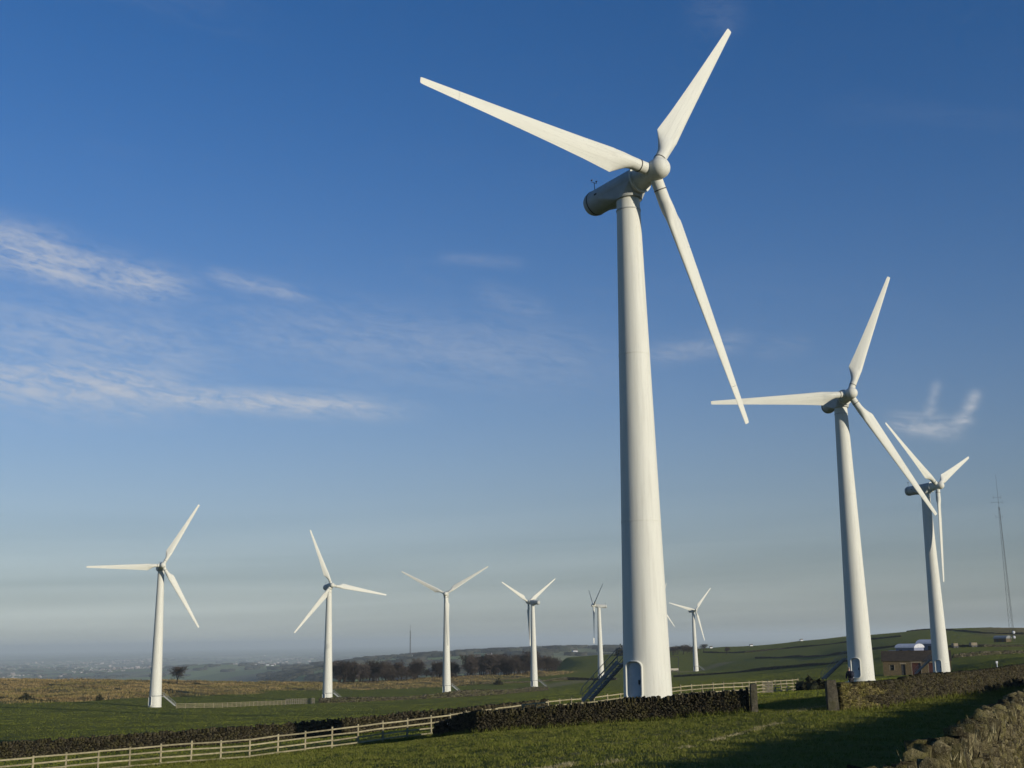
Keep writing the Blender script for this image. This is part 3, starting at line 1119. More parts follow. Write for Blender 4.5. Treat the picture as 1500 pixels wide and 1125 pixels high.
fence('pale timber post and rail fence running up from the lower left', [xy(-40, 62), xy(37, 63), xy(193, 66), xy(357, 69), xy(500, 72), xy(641, 75.5), xy(720, 80), xy(860, 91), xy(980, 99), xy(1080, 107), xy(1165, 120)], 1.62, 1.2, 4, RAILW, .09, .078)
FENCE_TAN = simple('dull_tan_timber', (0.24, 0.21, 0.13), (0.17, 0.15, 0.095), 5, .9, .2, world_space=True)
fence('far pale rail fence crossing the field right of the farthest left turbine', [xy(262, 296), xy(330, 302), xy(420, 335)], 2.2, 1.2, 4, FENCE_TAN, .12, .11)
fence('old grey fence at the foot of the turbine left of the wood', [xy(421, 338), xy(440, 345), xy(462, 356)], 1.1, 1.5, 4, RAILW2, .16, .12)
# ------------------------------------------------------------------ finding places
def hit(px, py, d0, d1, n=400):
    """first place along a line of sight where it meets the ground between two distances"""
    v = ray(px, py)
    D = np.geomspace(d0, d1, n)
    zz = terrain(v.x * D, D) - v.z * D
    k = np.argmax(zz > 0) if (zz > 0).any() else int(np.argmax(zz))
    return Vector((v.x * D[k], D[k], gz(v.x * D[k], D[k])))


# ------------------------------------------------------------------ bare winter trees
def bare_tree(seed, h, spread, levels=5, stems=1):
    rg = random.Random(seed)
    tv, tf, cv, cf = [], [], [], []

    def prism(V_, F_2, p, q, r0, r1):
        d = (q - p)
        a = d.orthogonal().normalized()
        b_ = d.normalized().cross(a)
        o = len(V_)
        for c, r in ((p, r0), (q, r1)):
            for k in range(3):
                an = k * 2.094
                V_.append((c + (a * math.cos(an) + b_ * math.sin(an)) * r)[:])
        for k in range(3):
            j = (k + 1) % 3
            F_2.append((o + k, o + j, o + 3 + j))
            F_2.append((o + k, o + 3 + j, o + 3 + k))

    def grow(p, d, L, r, lev):
        q = p
        seg = 2 if lev < 3 else 1
        for k in range(seg):
            d = (d + Vector((rg.uniform(-.22, .22), rg.uniform(-.22, .22), rg.uniform(-.08, .16)))).normalized()
            q2 = q + d * (L / seg)
            r2 = r * (.86 if seg == 2 else .7)
            prism(*((tv, tf) if lev < 2 else (cv, cf)), q, q2, r, r2)
            q, r = q2, r2
            if lev < 3 and lev + k > 0:      # side limbs along the way
                for _ in range(2 if lev < 2 else 1):
                    sd_ = Quaternion(d, rg.uniform(0, 6.28)) @ d.orthogonal().normalized()
                    grow(q, (d * .45 + sd_ * .9 * spread + Vector((0, 0, .12))).normalized(), L * rg.uniform(.5, .75), max(r * .5, .022), max(lev + 2, 3))
        if lev >= levels:
            for _ in range(4):       # twigs
                t2 = (d + Vector((rg.uniform(-1, 1), rg.uniform(-1, 1), rg.uniform(-.5, .9))) * .8).normalized()
                e = q + t2 * L * rg.uniform(.6, 1.3)
                sd = t2.orthogonal().normalized() * .05
                o = len(cv)
                cv.extend([(q + sd)[:], (q - sd)[:], e[:]])
                cf.append((o, o + 1, o + 2))
            return
        nb = rg.choice((3, 4)) if lev < 3 else rg.choice((3, 3, 4))
        for k in range(nb):
            az = k * 2 * math.pi / nb + rg.uniform(-.5, .5)
            sp = rg.uniform(.35, .95) * spread * (1.0 if lev else .9)
            side = d.orthogonal().normalized()
            side = Quaternion(d, az) @ side
            nd = (d + side * sp + Vector((0, 0, .10))).normalized()
            grow(q, nd, L * rg.uniform(.62, .92), max(r * .66, .022), lev + 1)

    for s in range(stems):
        grow(Vector((0, 0, -.3)), Vector((rg.uniform(-.1, .1), rg.uniform(-.1, .1), 1)), h * .15, h * .022, 0)
    V1 = np.array(cv)
    top = V1[:, 2].max()
    k = h / top
    me1 = mesh_np('trunk', np.array(tv) * k, np.array(tf), BARK)
    me2 = mesh_np('crown', V1 * k, np.array(cf), TWIG)
    return me1, me2


TREES = [bare_tree(s, 13, sp) for s, sp in ((1, 1.0), (2, .9), (3, 1.15), (4, .8), (5, 1.05))]


def place_tree(px, D, h, var, rz, label, group=None, name='bare_tree', sx=1.0):
    g = ground_at(px, D)
    r = empty(name, g, rz)
    r.scale = (h / 13 * sx, h / 13 * sx, h / 13)
    setp(r, label, 'tree', group)
    link('trunk', TREES[var][0], r)
    link('crown', TREES[var][1], r)
    return r


place_tree(262, 560, 8.3, 0, .4, 'lone bare round-crowned tree on the moor beside the farthest left turbine', sx=1.12)
rg = random.Random(11)
WOOD = []
for k in range(46):
    WOOD.append((rg.uniform(494, 612), rg.uniform(635, 690), rg.uniform(7.0, 13.0)))
for k in range(16):
    WOOD.append((rg.uniform(604, 668), rg.uniform(645, 705), rg.uniform(6.3, 10.5)))
for k in range(50):
    WOOD.append((rg.uniform(664, 782), rg.uniform(660, 730), rg.uniform(7.0, 14.0)))
for k in range(14):
    WOOD.append((rg.uniform(780, 814), rg.uniform(700, 760), rg.uniform(7.5, 10.5)))
for k in range(26):       # low scrub along the near edge
    px_ = rg.uniform(492, 815)
    WOOD.append((px_, 628 + max(0, px_ - 640) * .35 + rg.uniform(0, 14), rg.uniform(3.5, 6.0)))
for px, D, h in WOOD:
    seg = 'left clump of the wood, between the two left-centre turbines' if px < 612 else ('low middle of the wood behind the V-bladed turbine' if px < 664 else 'right clump of the wood left of the small turbine')
    place_tree(px, D, h, rg.randrange(5), rg.uniform(0, 6.28), ('low scrub before the ' if h < 6.2 else 'bare brown winter tree in the ') + seg, ('scrub of the bare wood, ' if h < 6.2 else 'trees of the bare wood, ') + seg.split(',')[0].split(' of ')[0], sx=rg.uniform(.85, 1.1))
for k, (px, D, h) in enumerate(((985, 880, 7), (992, 900, 6.5), (1000, 890, 7.5), (1006, 905, 6), (1012, 890, 6.5), (1030, 920, 6))):
    place_tree(px, D, h, k % 5, k * 1.3, 'low bare tree in the clump just right of the largest tower', 'bare trees right of the largest tower', sx=1.3)
place_tree(1063, 850, 6, 3, 2.0, 'solitary faint bare tree on the green slope right of the smallest whole turbine', sx=1.1)
# shrubs in leaf
def bush(px, D, w_, h, label, name='gorse_bush', n=420):
    g = ground_at(px, D)
    r2 = np.random.default_rng(int(px))
    u = r2.normal(size=(n, 3))
    u /= np.linalg.norm(u, axis=1)[:, None]
    rad = r2.uniform(.45, 1.0, (n, 1)) * (1 + .35 * np.sin(u[:, :1] * 5 + 1) * np.cos(u[:, 1:2] * 4))
    c = u * rad
    c[:, 2] = np.abs(c[:, 2]) * h
    c[:, :2] *= w_ / 2
    s = .10 * w_
    v_ = (c[:, None] + r2.normal(size=(n, 3, 3)) * s * np.array([1, 1, .8])).reshape(-1, 3)
    v_[:, 2] = np.maximum(v_[:, 2], -.15)
    root = empty(name, g)
    setp(root, label, 'bush', 'dark bushes')
    link('foliage', mesh_np('foliage', v_, np.arange(3 * n).reshape(-1, 3), EVERG), root)
    bm = bmesh.new()
    for k in range(5):
        tube(bm, (0, 0, -.3), (math.cos(k * 1.3) * w_ * .25, math.sin(k * 1.3) * w_ * .25, h * .6), .05 * h, .015, 5)
    link('stems', bm_mesh('stems', bm, BARK), root)


bush(908, 900, 8, 6, 'dark evergreen bush on the skyline left of the largest tower', 'evergreen_bush')
bush(43, 345, 2.8, 1.7, 'dark bush at the edge of the moor near the left margin')
bush(150, 350, 2.2, 1.3, 'dark bush at the moor edge left of the farthest left turbine')
bush(729, 540, 4.0, 1.8, 'dark bush on rough grass right of the V-bladed turbine')
bush(1190, 112, 3.2, .75, 'low dark bramble patch at the end of the rail fence beyond the gateway', 'bramble_patch')
bush(1177, 116, 1.8, .55, 'smaller bramble tuft against the end of the rail fence', 'bramble_patch')

# ------------------------------------------------------------------ stone farm building
MORTAR = stone_mat('brown_building_stone', (0.16, 0.12, 0.065), (0.10, 0.078, 0.045), (0.20, 0.16, 0.10), (0.09, 0.08, 0.035), .3, .6)
SLATE = simple('stone_slates', (0.060, 0.048, 0.036), (0.038, 0.032, 0.026), 1.5, .9, .15, world_space=True)
REDDOOR = simple('dark_red_door', (0.075, 0.022, 0.018), (0.05, 0.018, 0.015), 2, .7)
BLACKGL = simple('dark_pane', (0.012, 0.014, 0.016), (0.02, 0.022, 0.024), 1, .15, .6)
PALE = simple('pale_trim', (0.42, 0.38, 0.30), (0.34, 0.31, 0.25), 2, .8)
JAMB = simple('jamb_stone', (0.24, 0.20, 0.14), (0.18, 0.15, 0.105), 2, .9)
WHITE = simple('white_sheet', (0.55, 0.56, 0.58), (0.45, 0.46, 0.50), .8, .6)
BLUEG = simple('blue_grey_sheet', (0.16, 0.18, 0.26), (0.20, 0.22, 0.30), .5, .6)

bl = ground_at(1290.5, 247)
brr = ground_at(1390, 243)
zb_ = min(bl.z, brr.z) - .15
ux = Vector((brr.x - bl.x, brr.y - bl.y, 0))
LW = ux.length
house = empty('stone_building', (bl.x, bl.y, zb_), math.atan2(ux.y, ux.x))
setp(house, 'low brown stone building with dark red doors, partly behind the right-hand turbine', 'building')
EH, RH, DEP = 3.15, 1.65, 6.2


def openings_wall(bm, L, H, y0, y1, ops):
    """wall slab between y0 and y1 with rectangular holes"""
    xs = sorted({0, L, *[o[0] for o in ops], *[o[1] for o in ops]})
    zs = sorted({-.5, H, *[o[2] for o in ops], *[o[3] for o in ops]})
    for xa, xb in zip(xs, xs[1:]):
        for za, zc in zip(zs, zs[1:]):
            mx, mz = (xa + xb) / 2, (za + zc) / 2
            if any(o[0] < mx < o[1] and o[2] < mz < o[3] for o in ops):
                continue
            box(bm, (xa, y0, za), (xb, y1, zc))
    bmesh.ops.remove_doubles(bm, verts=bm.verts, dist=.001)


OPS = [(1.35, 2.15, 1.25, 2.35), (3.5, 4.3, 0, 2.45), (5.6, 7.3, 0, 2.7), (8.8, 11.0, 0, 2.7)]
bm = bmesh.new()
openings_wall(bm, LW, EH, 0, .45, OPS)
box(bm, (0, .453, -.5), (.45, DEP, EH))
box(bm, (LW - .45, .453, -.5), (LW, DEP, EH))
box(bm, (.453, DEP - .45, -.5), (LW - .453, DEP, EH))
for x0, x1 in ((.0, .45), (LW - .45, LW)):
    va = [bm.verts.new(q) for q in ((x0, 0, EH + .002), (x0, DEP, EH + .002), (x0, DEP / 2, EH + RH))]
    vb = [bm.verts.new((x1, *q.co[1:])) for q in va]
    bm.faces.new(va)
    bm.faces.new(vb[::-1])
    for i in range(3):
        j = (i + 1) % 3
        bm.faces.new((va[i], vb[i], vb[j], va[j]))
link('wall', bm_mesh('wall', bm, MORTAR), house)
bm = bmesh.new()
ov, th_ = .3, .14
for s in (0, 1):
    e = (-ov, EH - ov * RH / (DEP / 2)) if s == 0 else (DEP + ov, EH - ov * RH / (DEP / 2))
    a_ = [(-.25, e[0], e[1] + .05), (LW + .25, e[0], e[1] + .05), (LW + .25, DEP / 2, EH + RH + .05), (-.25, DEP / 2, EH + RH + .05)]
    lo_ = [bm.verts.new(q) for q in a_]
    hi_ = [bm.verts.new((q[0], q[1], q[2] + th_)) for q in a_]
    bm.faces.new(lo_)
    bm.faces.new(hi_[::-1])
    for i in range(4):
        j = (i + 1) % 4
        bm.faces.new((lo_[i], hi_[i], hi_[j], lo_[j]))
roof = link('roof', bm_mesh('roof', bm, SLATE), house)
bm = bmesh.new()
box(bm, (-.27, DEP / 2 - .16, EH + RH + .12), (LW + .27, DEP / 2 + .16, EH + RH + .28))
link('ridge_tiles', bm_mesh('ridge_tiles', bm, SLATE), roof)
bm = bmesh.new()
for k in range(9):          # courses of slates as low steps
    t0, t1 = k / 9, (k + 1) / 9
    y0, z0 = -ov + (DEP / 2 + ov) * t0, EH - ov * RH / (DEP / 2) + (RH + ov * RH / (DEP / 2)) * t0 + .05 + th_
    y1, z1 = -ov + (DEP / 2 + ov) * t1, EH - ov * RH / (DEP / 2) + (RH + ov * RH / (DEP / 2)) * t1 + .05 + th_
    q = [bm.verts.new(p_) for p_ in ((-.25, y0, z0 + .05), (LW + .25, y0, z0 + .05), (LW + .25, y1, z1 + .006), (-.25, y1, z1 + .006))]
    bm.faces.new(q)
    q2 = [bm.verts.new(p_) for p_ in ((-.25, y0, z0 + .004), (LW + .25, y0, z0 + .004))]
    bm.faces.new((q2[0], q2[1], q[1], q[0]))
link('slate_courses', bm_mesh('slate_courses', bm, SLATE), roof)['kind'] = 'stuff'
for k, (x0, x1, z0, z1) in enumerate(OPS):
    bm = bmesh.new()
    if k == 0:
        box(bm, (x0, .18, z0), (x1, .22, z1))
        wn = link('window', bm_mesh('window', bm, BLACKGL), house)
        bm = bmesh.new()
        for a_, b_ in (((x0, z0), (x0 + .07, z1)), ((x1 - .07, z0), (x1, z1)), ((x0 + .073, z1 - .07), (x1 - .073, z1)), ((x0 + .073, (z0 + z1) / 2 - .03), (x1 - .073, (z0 + z1) / 2 + .03))):
            box(bm, (a_[0], .12, a_[1]), (b_[0], .178, b_[1]))
        link('window_frame', bm_mesh('window_frame', bm, DARKM), wn)
    else:
        n_ = 1 if k == 1 else 2
        for j in range(n_):
            bm = bmesh.new()
            xa, xb = x0 + (x1 - x0) * j / n_ + .02, x0 + (x1 - x0) * (j + 1) / n_ - .02
            box(bm, (xa, .2, z0 + .03), (xb, .26, z1))
            for q in range(4):
                box(bm, (xa + (xb - xa) * q / 4 + .02, .185, z0 + .05), (xa + (xb - xa) * (q + 1) / 4 - .02, .197, z1 - .03))
            dd = link('door', bm_mesh('door', bm, DARKM if k == 1 else REDDOOR), house)
    bm = bmesh.new()
    box(bm, (x0 - .2, -.03, z1 + .003), (x1 + .2, .3, z1 + .26))
    link('lintel', bm_mesh('lintel', bm, JAMB if k else MORTAR), house)
    if k != 1:
        for xx in ((x0 - .14, x0 - .003), (x1 + .003, x1 + .14)):
            bm = bmesh.new()
            box(bm, (xx[0], -.02, z0), (xx[1], .1, z1))
            link('jamb', bm_mesh('jamb', bm, JAMB), house)
bm = bmesh.new()
tube(bm, (LW - .3, -.08, -.3), (LW - .3, -.08, EH - .1), .05, n=8)
link('drainpipe', bm_mesh('drainpipe', bm, DARKM), house)

# farm sheds beyond it
def shed(px0, px1, D, h, rise, dep, label, wm, rm):
    a_, b_ = ground_at(px0, D), ground_at(px1, D - 4)
    u_ = Vector((b_.x - a_.x, b_.y - a_.y, 0))
    L = u_.length
    r = empty('farm_shed', (a_.x, a_.y, min(a_.z, b_.z) - .2), math.atan2(u_.y, u_.x))
    setp(r, label, 'shed', 'farm sheds beyond the stone building')
    bm = bmesh.new()
    box(bm, (0, 0, -.3), (L, dep, h))
    link('wall', bm_mesh('wall', bm, wm), r)
    bm = bmesh.new()
    n_ = 10
    pts = [(dep * (.5 - .54 * math.cos(math.pi * i / n_)), h + .01 + rise * math.sin(math.pi * i / n_)) for i in range(n_ + 1)]
    A1 = [bm.verts.new((-.2, y, z)) for y, z in pts]
    B1 = [bm.verts.new((L + .2, y, z)) for y, z in pts]
    for i in range(n_):
        bm.faces.new((A1[i], B1[i], B1[i + 1], A1[i + 1]))
    bm.faces.new(A1)
    bm.faces.new(B1[::-1])
    link('roof', bm_mesh('roof', bm, rm), r)
    for k in range(2):
        bm = bmesh.new()
        box(bm, (L * (.2 + .45 * k), -.05, -.2), (L * (.2 + .45 * k) + L * .16, -.003, h * .8))
        link('door', bm_mesh('door', bm, DARKM), r)


shed(1311, 1338, 395, 3.0, 1.3, 8, 'low farm shed with white curved roof and blue-grey front, above the stone roof', BLUEG, WHITE)
shed(1342, 1368, 402, 3.1, 1.4, 8, 'second low farm shed with pale roof, touching the right-hand turbine tower', BLUEG, WHITE)
shed(1296, 1309, 408, 1.5, 1.0, 5, 'small dull grey shed at the left end of the farm sheds', STEEL, STEEL)
shed(1456, 1474, 560, 1.8, 1.3, 6, 'tiny grey-roofed stone shed on the brown shoulder left of the mast foot', MORTAR, STEEL)


def trailer(px, D, L, label, body):
    g = ground_at(px, D)
    r = empty('farm_trailer', g, .15)
    setp(r, label, 'trailer', 'farm trailers')
    bm = bmesh.new()
    box(bm, (-L / 2, -.9, .55), (L / 2, .9, 1.75))
    bmesh.ops.bevel(bm, geom=bm.edges[:], offset=.12, segments=2, affect='EDGES')
    link('body', bm_mesh('body', bm, body), r)
    for sx in (-.28, .28):
        for sy in (-.85, .85):
            bm = bmesh.new()
            tube(bm, (L * sx, sy - .1, .4), (L * sx, sy + .1, .4), .42, n=14)
            link('wheel', bm_mesh('wheel', bm, DARKM), r)
    bm = bmesh.new()
    tube(bm, (L / 2, 0, .6), (L / 2 + 1.0, 0, .5), .06, n=6)
    link('drawbar', bm_mesh('drawbar', bm, DARKM), r)


trailer(1425, 470, 2.6, 'dull pale farm trailer parked below the brown shoulder, right of the farthest right turbine', JAMB)
trailer(1398, 465, 2.0, 'pale small trailer beside the farthest right tower', JAMB)
trailer(986, 700, 5.0, 'long pale trailer just right of the largest tower', PALE)

# dark goal-like frame beside the largest tower
g = ground_at(983, 600)
fr = empty('metal_frame', g)
setp(fr, 'dark rectangular metal frame standing just right of the largest tower', 'frame')
for x in (-3.2, 3.2):
    bm = bmesh.new()
    tube(bm, (x, 0, -.3), (x, 0, 9.2), .14, n=6)
    link('post', bm_mesh('post', bm, DARKM), fr)
bm = bmesh.new()
tube(bm, (-3.2, 0, 9.1), (3.2, 0, 9.1), .12, n=6)
link('crossbar', bm_mesh('crossbar', bm, DARKM), fr)

# white marker post by the right wall
g = ground_at(1457, 170)
mp = empty('marker_post', g)
setp(mp, 'thin white marker post in the field above the right-hand wall', 'post')
bm = bmesh.new()
tube(bm, (0, 0, -.3), (0, 0, 1.35), .07, n=8)
link('shaft', bm_mesh('shaft', bm, WHITE), mp)
bm = bmesh.new()
box(bm, (-.14, -.05, 1.2), (.14, .05, 1.5))
link('plate', bm_mesh('plate', bm, WHITE), mp)
g = ground_at(1467, 165)
bm = bmesh.new()
box(bm, (-.6, -.25, -.1), (.6, .25, .38))
bmesh.ops.bevel(bm, geom=bm.edges[:], offset=.08, segments=2, affect='EDGES')
tr = link('water_trough', bm_mesh('water_trough', bm, PALE))
tr.location = g
setp(tr, 'pale low trough on the grass beside the white marker post', 'trough')

# dark hurdle leaning on the fence beyond the gateway
g = ground_at(1121, 112)
hd = empty('timber_hurdle', g)
setp(hd, 'dark square timber hurdle against the rail fence, seen through the gateway', 'hurdle')
for k in range(6):
    bm = bmesh.new()
    box(bm, (-.45, -.02, .08 + k * .16), (.45, .02, .19 + k * .16))
    link('slat', bm_mesh('slat', bm, RAILW2), hd)
for x in (-.42, 0, .42):
    bm = bmesh.new()
    box(bm, (x - .05, .022, -.1), (x + .05, .07, 1.08))
    link('upright', bm_mesh('upright', bm, RAILW2), hd)

# ------------------------------------------------------------------ masts
def lattice_mast(px, D, H, w0, w1, label, name='lattice_mast', bay=2.4, rad=.035, arms=True):
    g = ground_at(px, D)
    r = empty(name, g)
    setp(r, label, 'mast')
    HL = H * .80

    def wd(z):
        return w0 + (w1 - w0) * z / HL
    cs = [(math.cos(a), math.sin(a)) for a in (.4, .4 + 2.094, .4 + 4.189)]
    for c in cs:
        bm = bmesh.new()
        tube(bm, (c[0] * w0, c[1] * w0, -.5), (c[0] * w1, c[1] * w1, HL), rad, n=5)
        link('leg', bm_mesh('leg', bm, DARKM), r)
    bm = bmesh.new()
    nb = int(HL / bay)
    for k in range(nb):
        z0, z1 = k * HL / nb, (k + 1) * HL / nb
        for i in range(3):
            a_, b_ = cs[i], cs[(i + 1) % 3]
            tube(bm, (a_[0] * wd(z0), a_[1] * wd(z0), z0), (b_[0] * wd(z1), b_[1] * wd(z1), z1), rad * .6, n=4, caps=False)
            tube(bm, (a_[0] * wd(z1), a_[1] * wd(z1), z1), (b_[0] * wd(z1), b_[1] * wd(z1), z1), rad * .6, n=4, caps=False)
    link('bracing', bm_mesh('bracing', bm, DARKM), r)
    bm = bmesh.new()
    tube(bm, (0, 0, HL - 1), (0, 0, H), rad * 1.3, rad * .7, 6)
    link('whip_aerial', bm_mesh('whip_aerial', bm, DARKM), r)
    if arms:
        for z, L in ((H * .83, 3.4), (H * .86, 2.2), (H * .74, 2.0)):
            bm = bmesh.new()
            tube(bm, (-L, 0, z), (L * .6, 0, z), rad * .9, n=5)
            tube(bm, (-L, 0, z - .7), (-L, 0, z + .9), rad * .8, n=5)
            tube(bm, (L * .6, 0, z - .8), (L * .6, 0, z + .8), rad * .8, n=5)
            link('aerial_arm', bm_mesh('aerial_arm', bm, DARKM), r)
    return r


mast = lattice_mast(1484, 560, 78, 1.25, .35, 'tall dark lattice radio mast on the hill at the far right', rad=.055)
for z in (2.0, 4.2):
    bm = bmesh.new()
    prof = [(.02, -.2), (.4, -.15), (.62, 0.05), (.72, .2)]
    lathe(bm, prof, 16, 'Y')
    bmesh.ops.translate(bm, verts=bm.verts, vec=(0, -1.9, z))
    link('dish', bm_mesh('dish', bm, WHITE, True), mast)
lattice_mast(601, 4250, 108, 2.2, 1.2, 'very distant thin transmitter mast on the hazy ridge above the wood', bay=9, rad=.65, arms=False)

# ------------------------------------------------------------------ far houses
def house_meshes():
    bm = bmesh.new()
    box(bm, (-6, -3.5, -2), (6, 3.5, 5))
    for x in (-6, 5.7):
        va = [bm.verts.new(q) for q in ((x, -3.5, 5.002), (x, 3.5, 5.002), (x, 0, 7.6))]
        vb = [bm.verts.new((x + .3, *q.co[1:])) for q in va]
        bm.faces.new(va)
        bm.faces.new(vb[::-1])
        for i in range(3):
            bm.faces.new((va[i], vb[i], vb[(i + 1) % 3], va[(i + 1) % 3]))
    wl = bm_mesh('wall', bm, WHITE)
    bm = bmesh.new()
    for s in (-1, 1):
        q = [bm.verts.new(p_) for p_ in ((-6.3, s * 4, 4.75), (6.3, s * 4, 4.75), (6.3, 0, 7.8), (-6.3, 0, 7.8))]
        q2 = [bm.verts.new((*p_.co[:2], p_.co.z + .3)) for p_ in q]
        bm.faces.new(q)
        bm.faces.new(q2[::-1])
        for i in range(4):
            bm.faces.new((q[i], q2[i], q2[(i + 1) % 4], q[(i + 1) % 4]))
    rf = bm_mesh('roof', bm, SLATE)
    bm = bmesh.new()
    box(bm, (3.6, -.5, 7.0), (4.6, .5, 9.0))
    ch = bm_mesh('chimney', bm, MORTAR)
    bm = bmesh.new()
    box(bm, (-.6, -3.6, 2.6), (.6, -3.503, 4.0))
    return wl, rf, ch, bm_mesh('window', bm, BLACKGL)


HM = house_meshes()


def far_house(px, py, d0, d1, sc_, rz, label, group):
    g = hit(px, py, d0, d1)
    r = empty('farmhouse', g, rz)
    r.scale = (sc_,) * 3
    setp(r, label, 'house', group)
    link('wall', HM[0], r)
    rf = link('roof', HM[1], r)
    link('chimney', HM[2], rf)
    for x in (-3.6, 0, 3.6):
        link('window', HM[3], r, mw=Matrix.Translation((x, 0, 0)))


rg = random.Random(5)
for px, py in ((621, 975), (629, 973.5), (606, 961.5), (602, 962), (637, 952), (671, 957), (683, 958), (738, 955), (758, 954), (588, 959.5), (545, 956), (553, 955.5), (562, 955), (570, 955.5), (717, 961), (828, 952), (842, 956), (700, 964)):
    far_house(px, py, 2400, 4600, rg.uniform(.9, 1.5), rg.uniform(-.5, .5), 'tiny pale house on the hazy ridge beyond the bare wood', 'houses on the far ridge')
for px, D, lab in ((1041, 985, 'lowest tiny white farmhouse on the right-hand skyline, near the smallest whole turbine'), (1100, 985, 'middle tiny white farmhouse on the sloping right-hand skyline'), (1174, 985, 'highest tiny white farmhouse on the skyline left of the second largest turbine')):
    g = ground_at(px, D)
    r = empty('farmhouse', g, .3)
    r.scale = (.2,) * 3
    setp(r, lab, 'house', 'houses on the right skyline')
    link('wall', HM[0], r)
    rf = link('roof', HM[1], r)
    link('chimney', HM[2], rf)
for px, py, s in ((375, 967, 1.0), (392, 975, 1.3), (399, 975.5, 1.1), (135, 978, 1.0)):
    far_house(px, py, 1700, 9000, s, .2, 'white farmstead in the hazy valley between the two left turbines' if px > 300 else 'white farmstead in the hazy valley left of the farthest left turbine', 'valley farmsteads')

# the town and woods on the plain: too many and too small to count
r3 = np.random.default_rng(3)
items = []
cent = [(r3.uniform(-60, 520), r3.uniform(6500, 17000)) for _ in range(26)] + [(30, 5600), (10, 6200), (390, 9500), (400, 9000)]
for k in range(2200):
    cx, cD = cent[r3.integers(len(cent))]
    D = cD * math.exp(r3.normal() * .06)
    px = cx + r3.normal() * 26
    x, y = xy(px, D)
    sz = r3.uniform(6, 13) * (2.2 if r3.random() < .06 else 1)
    items.append((int(r3.integers(6)), x, y, sz))
zz = terrain(np.array([i[1] for i in items]), np.array([i[2] for i in items]))
joined('far_town', [(k, Matrix.Translation((x, y, z + s * .22)) @ Matrix.Rotation(k * .5, 4, 'Z') @ Matrix.Diagonal((s, s * .8, s * .55, 1))) for (k, x, y, s), z in zip(items, zz)], SVB, FARROOF, None)
setp(bpy.data.objects['far_town'], 'hazy pale roofs of a town spread over the far plain', 'town', kind='stuff')
items = []
for k in range(900):
    if k < 420:
        D = r3.uniform(3700, 4300)
        px = r3.uniform(660, 920) if r3.random() < .8 else r3.uniform(500, 660)
        n_, s = 1, r3.uniform(7, 13)
    else:
        D = math.exp(r3.uniform(math.log(2300), math.log(16000)))
        px = r3.uniform(-80, 620) if D > 5000 else r3.uniform(380, 1000)
        n_, s = 7, r3.uniform(9, 15)
    for j in range(n_):
        x, y = xy(px + j * 3.0 * 6000 / D * .6, D + r3.normal() * 20)
        items.append((int(r3.integers(10)), x, y, s))
zz = terrain(np.array([i[1] for i in items]), np.array([i[2] for i in items]))
joined('far_woods', [(k, Matrix.Translation((x, y, z + s * .3)) @ Matrix.Diagonal((s * 2.0, s * 1.6, s, 1))) for (k, x, y, s), z in zip(items, zz)], SV, FARWOOD, None)
setp(bpy.data.objects['far_woods'], 'dark tree belts and copses on the hazy ridge and plain', 'woods', kind='stuff')

# ------------------------------------------------------------------ a walker behind the right-hand wall
def skin(name, verts, edges, mat, parent, root=0, sub=2):
    me = bpy.data.meshes.new(name)
    me.from_pydata([q[:3] for q in verts], edges, [])
    ob = bpy.data.objects.new(name, me)
    COL.objects.link(ob)
    me.materials.append(mat)
    ob.parent = parent
    ob.modifiers.new('skin', 'SKIN')
    ob.modifiers.new('sub', 'SUBSURF').levels = sub
    ob.modifiers['sub'].render_levels = sub
    ob.modifiers['skin'].use_smooth_shade = True
    for i, q in enumerate(verts):
        me.skin_vertices[0].data[i].radius = (q[3], q[4] if len(q) > 4 else q[3])
    me.skin_vertices[0].data[root].use_root = True
    return ob


SKINM = simple('skin_tone', (0.42, 0.26, 0.18), (0.36, 0.22, 0.15), 6, .6)
NAVY = simple('navy_jacket', (0.010, 0.013, 0.026), (0.016, 0.019, 0.034), 3, .8)
TROUS = simple('dark_trousers', (0.020, 0.020, 0.024), (0.03, 0.03, 0.032), 3, .9)
HAIR = simple('pale_cap', (0.22, 0.21, 0.17), (0.17, 0.16, 0.135), 5, .9)
g = ground_at(1242, 85)
pr = empty('person', g, R(-75))
setp(pr, 'person in dark navy jacket and pale cap behind the mossy wall', 'person', None)
# pelvis, spine, chest, neck, head, legs, arms: leaning forward a little towards the left of the picture
BV = [(.06, 0, .92, .13, .11), (.02, 0, 1.12, .13, .10), (-.06, 0, 1.34, .15, .11), (-.12, 0, 1.48, .055), (-.15, 0, 1.58, .075, .085), (-.17, 0, 1.69, .07, .08),
      (.08, .09, .86, .085), (.10, .10, .48, .06), (.09, .11, .09, .042), (.0, .12, .035, .04), (.08, -.09, .86, .085), (.16, -.10, .48, .06), (.17, -.11, .09, .042), (.08, -.12, .035, .04),
      (-.07, .17, 1.40, .06), (-.12, .24, 1.14, .045), (-.22, .20, .94, .034), (-.27, .18, .90, .03), (-.07, -.17, 1.40, .06), (-.10, -.25, 1.14, .045), (-.20, -.22, .93, .034), (-.25, -.20, .89, .03)]
BE = [(0, 1), (1, 2), (2, 3), (3, 4), (4, 5), (0, 6), (6, 7), (7, 8), (8, 9), (0, 10), (10, 11), (11, 12), (12, 13), (2, 14), (14, 15), (15, 16), (16, 17), (2, 18), (18, 19), (19, 20), (20, 21)]
body = skin('body', BV, BE, SKINM, pr)
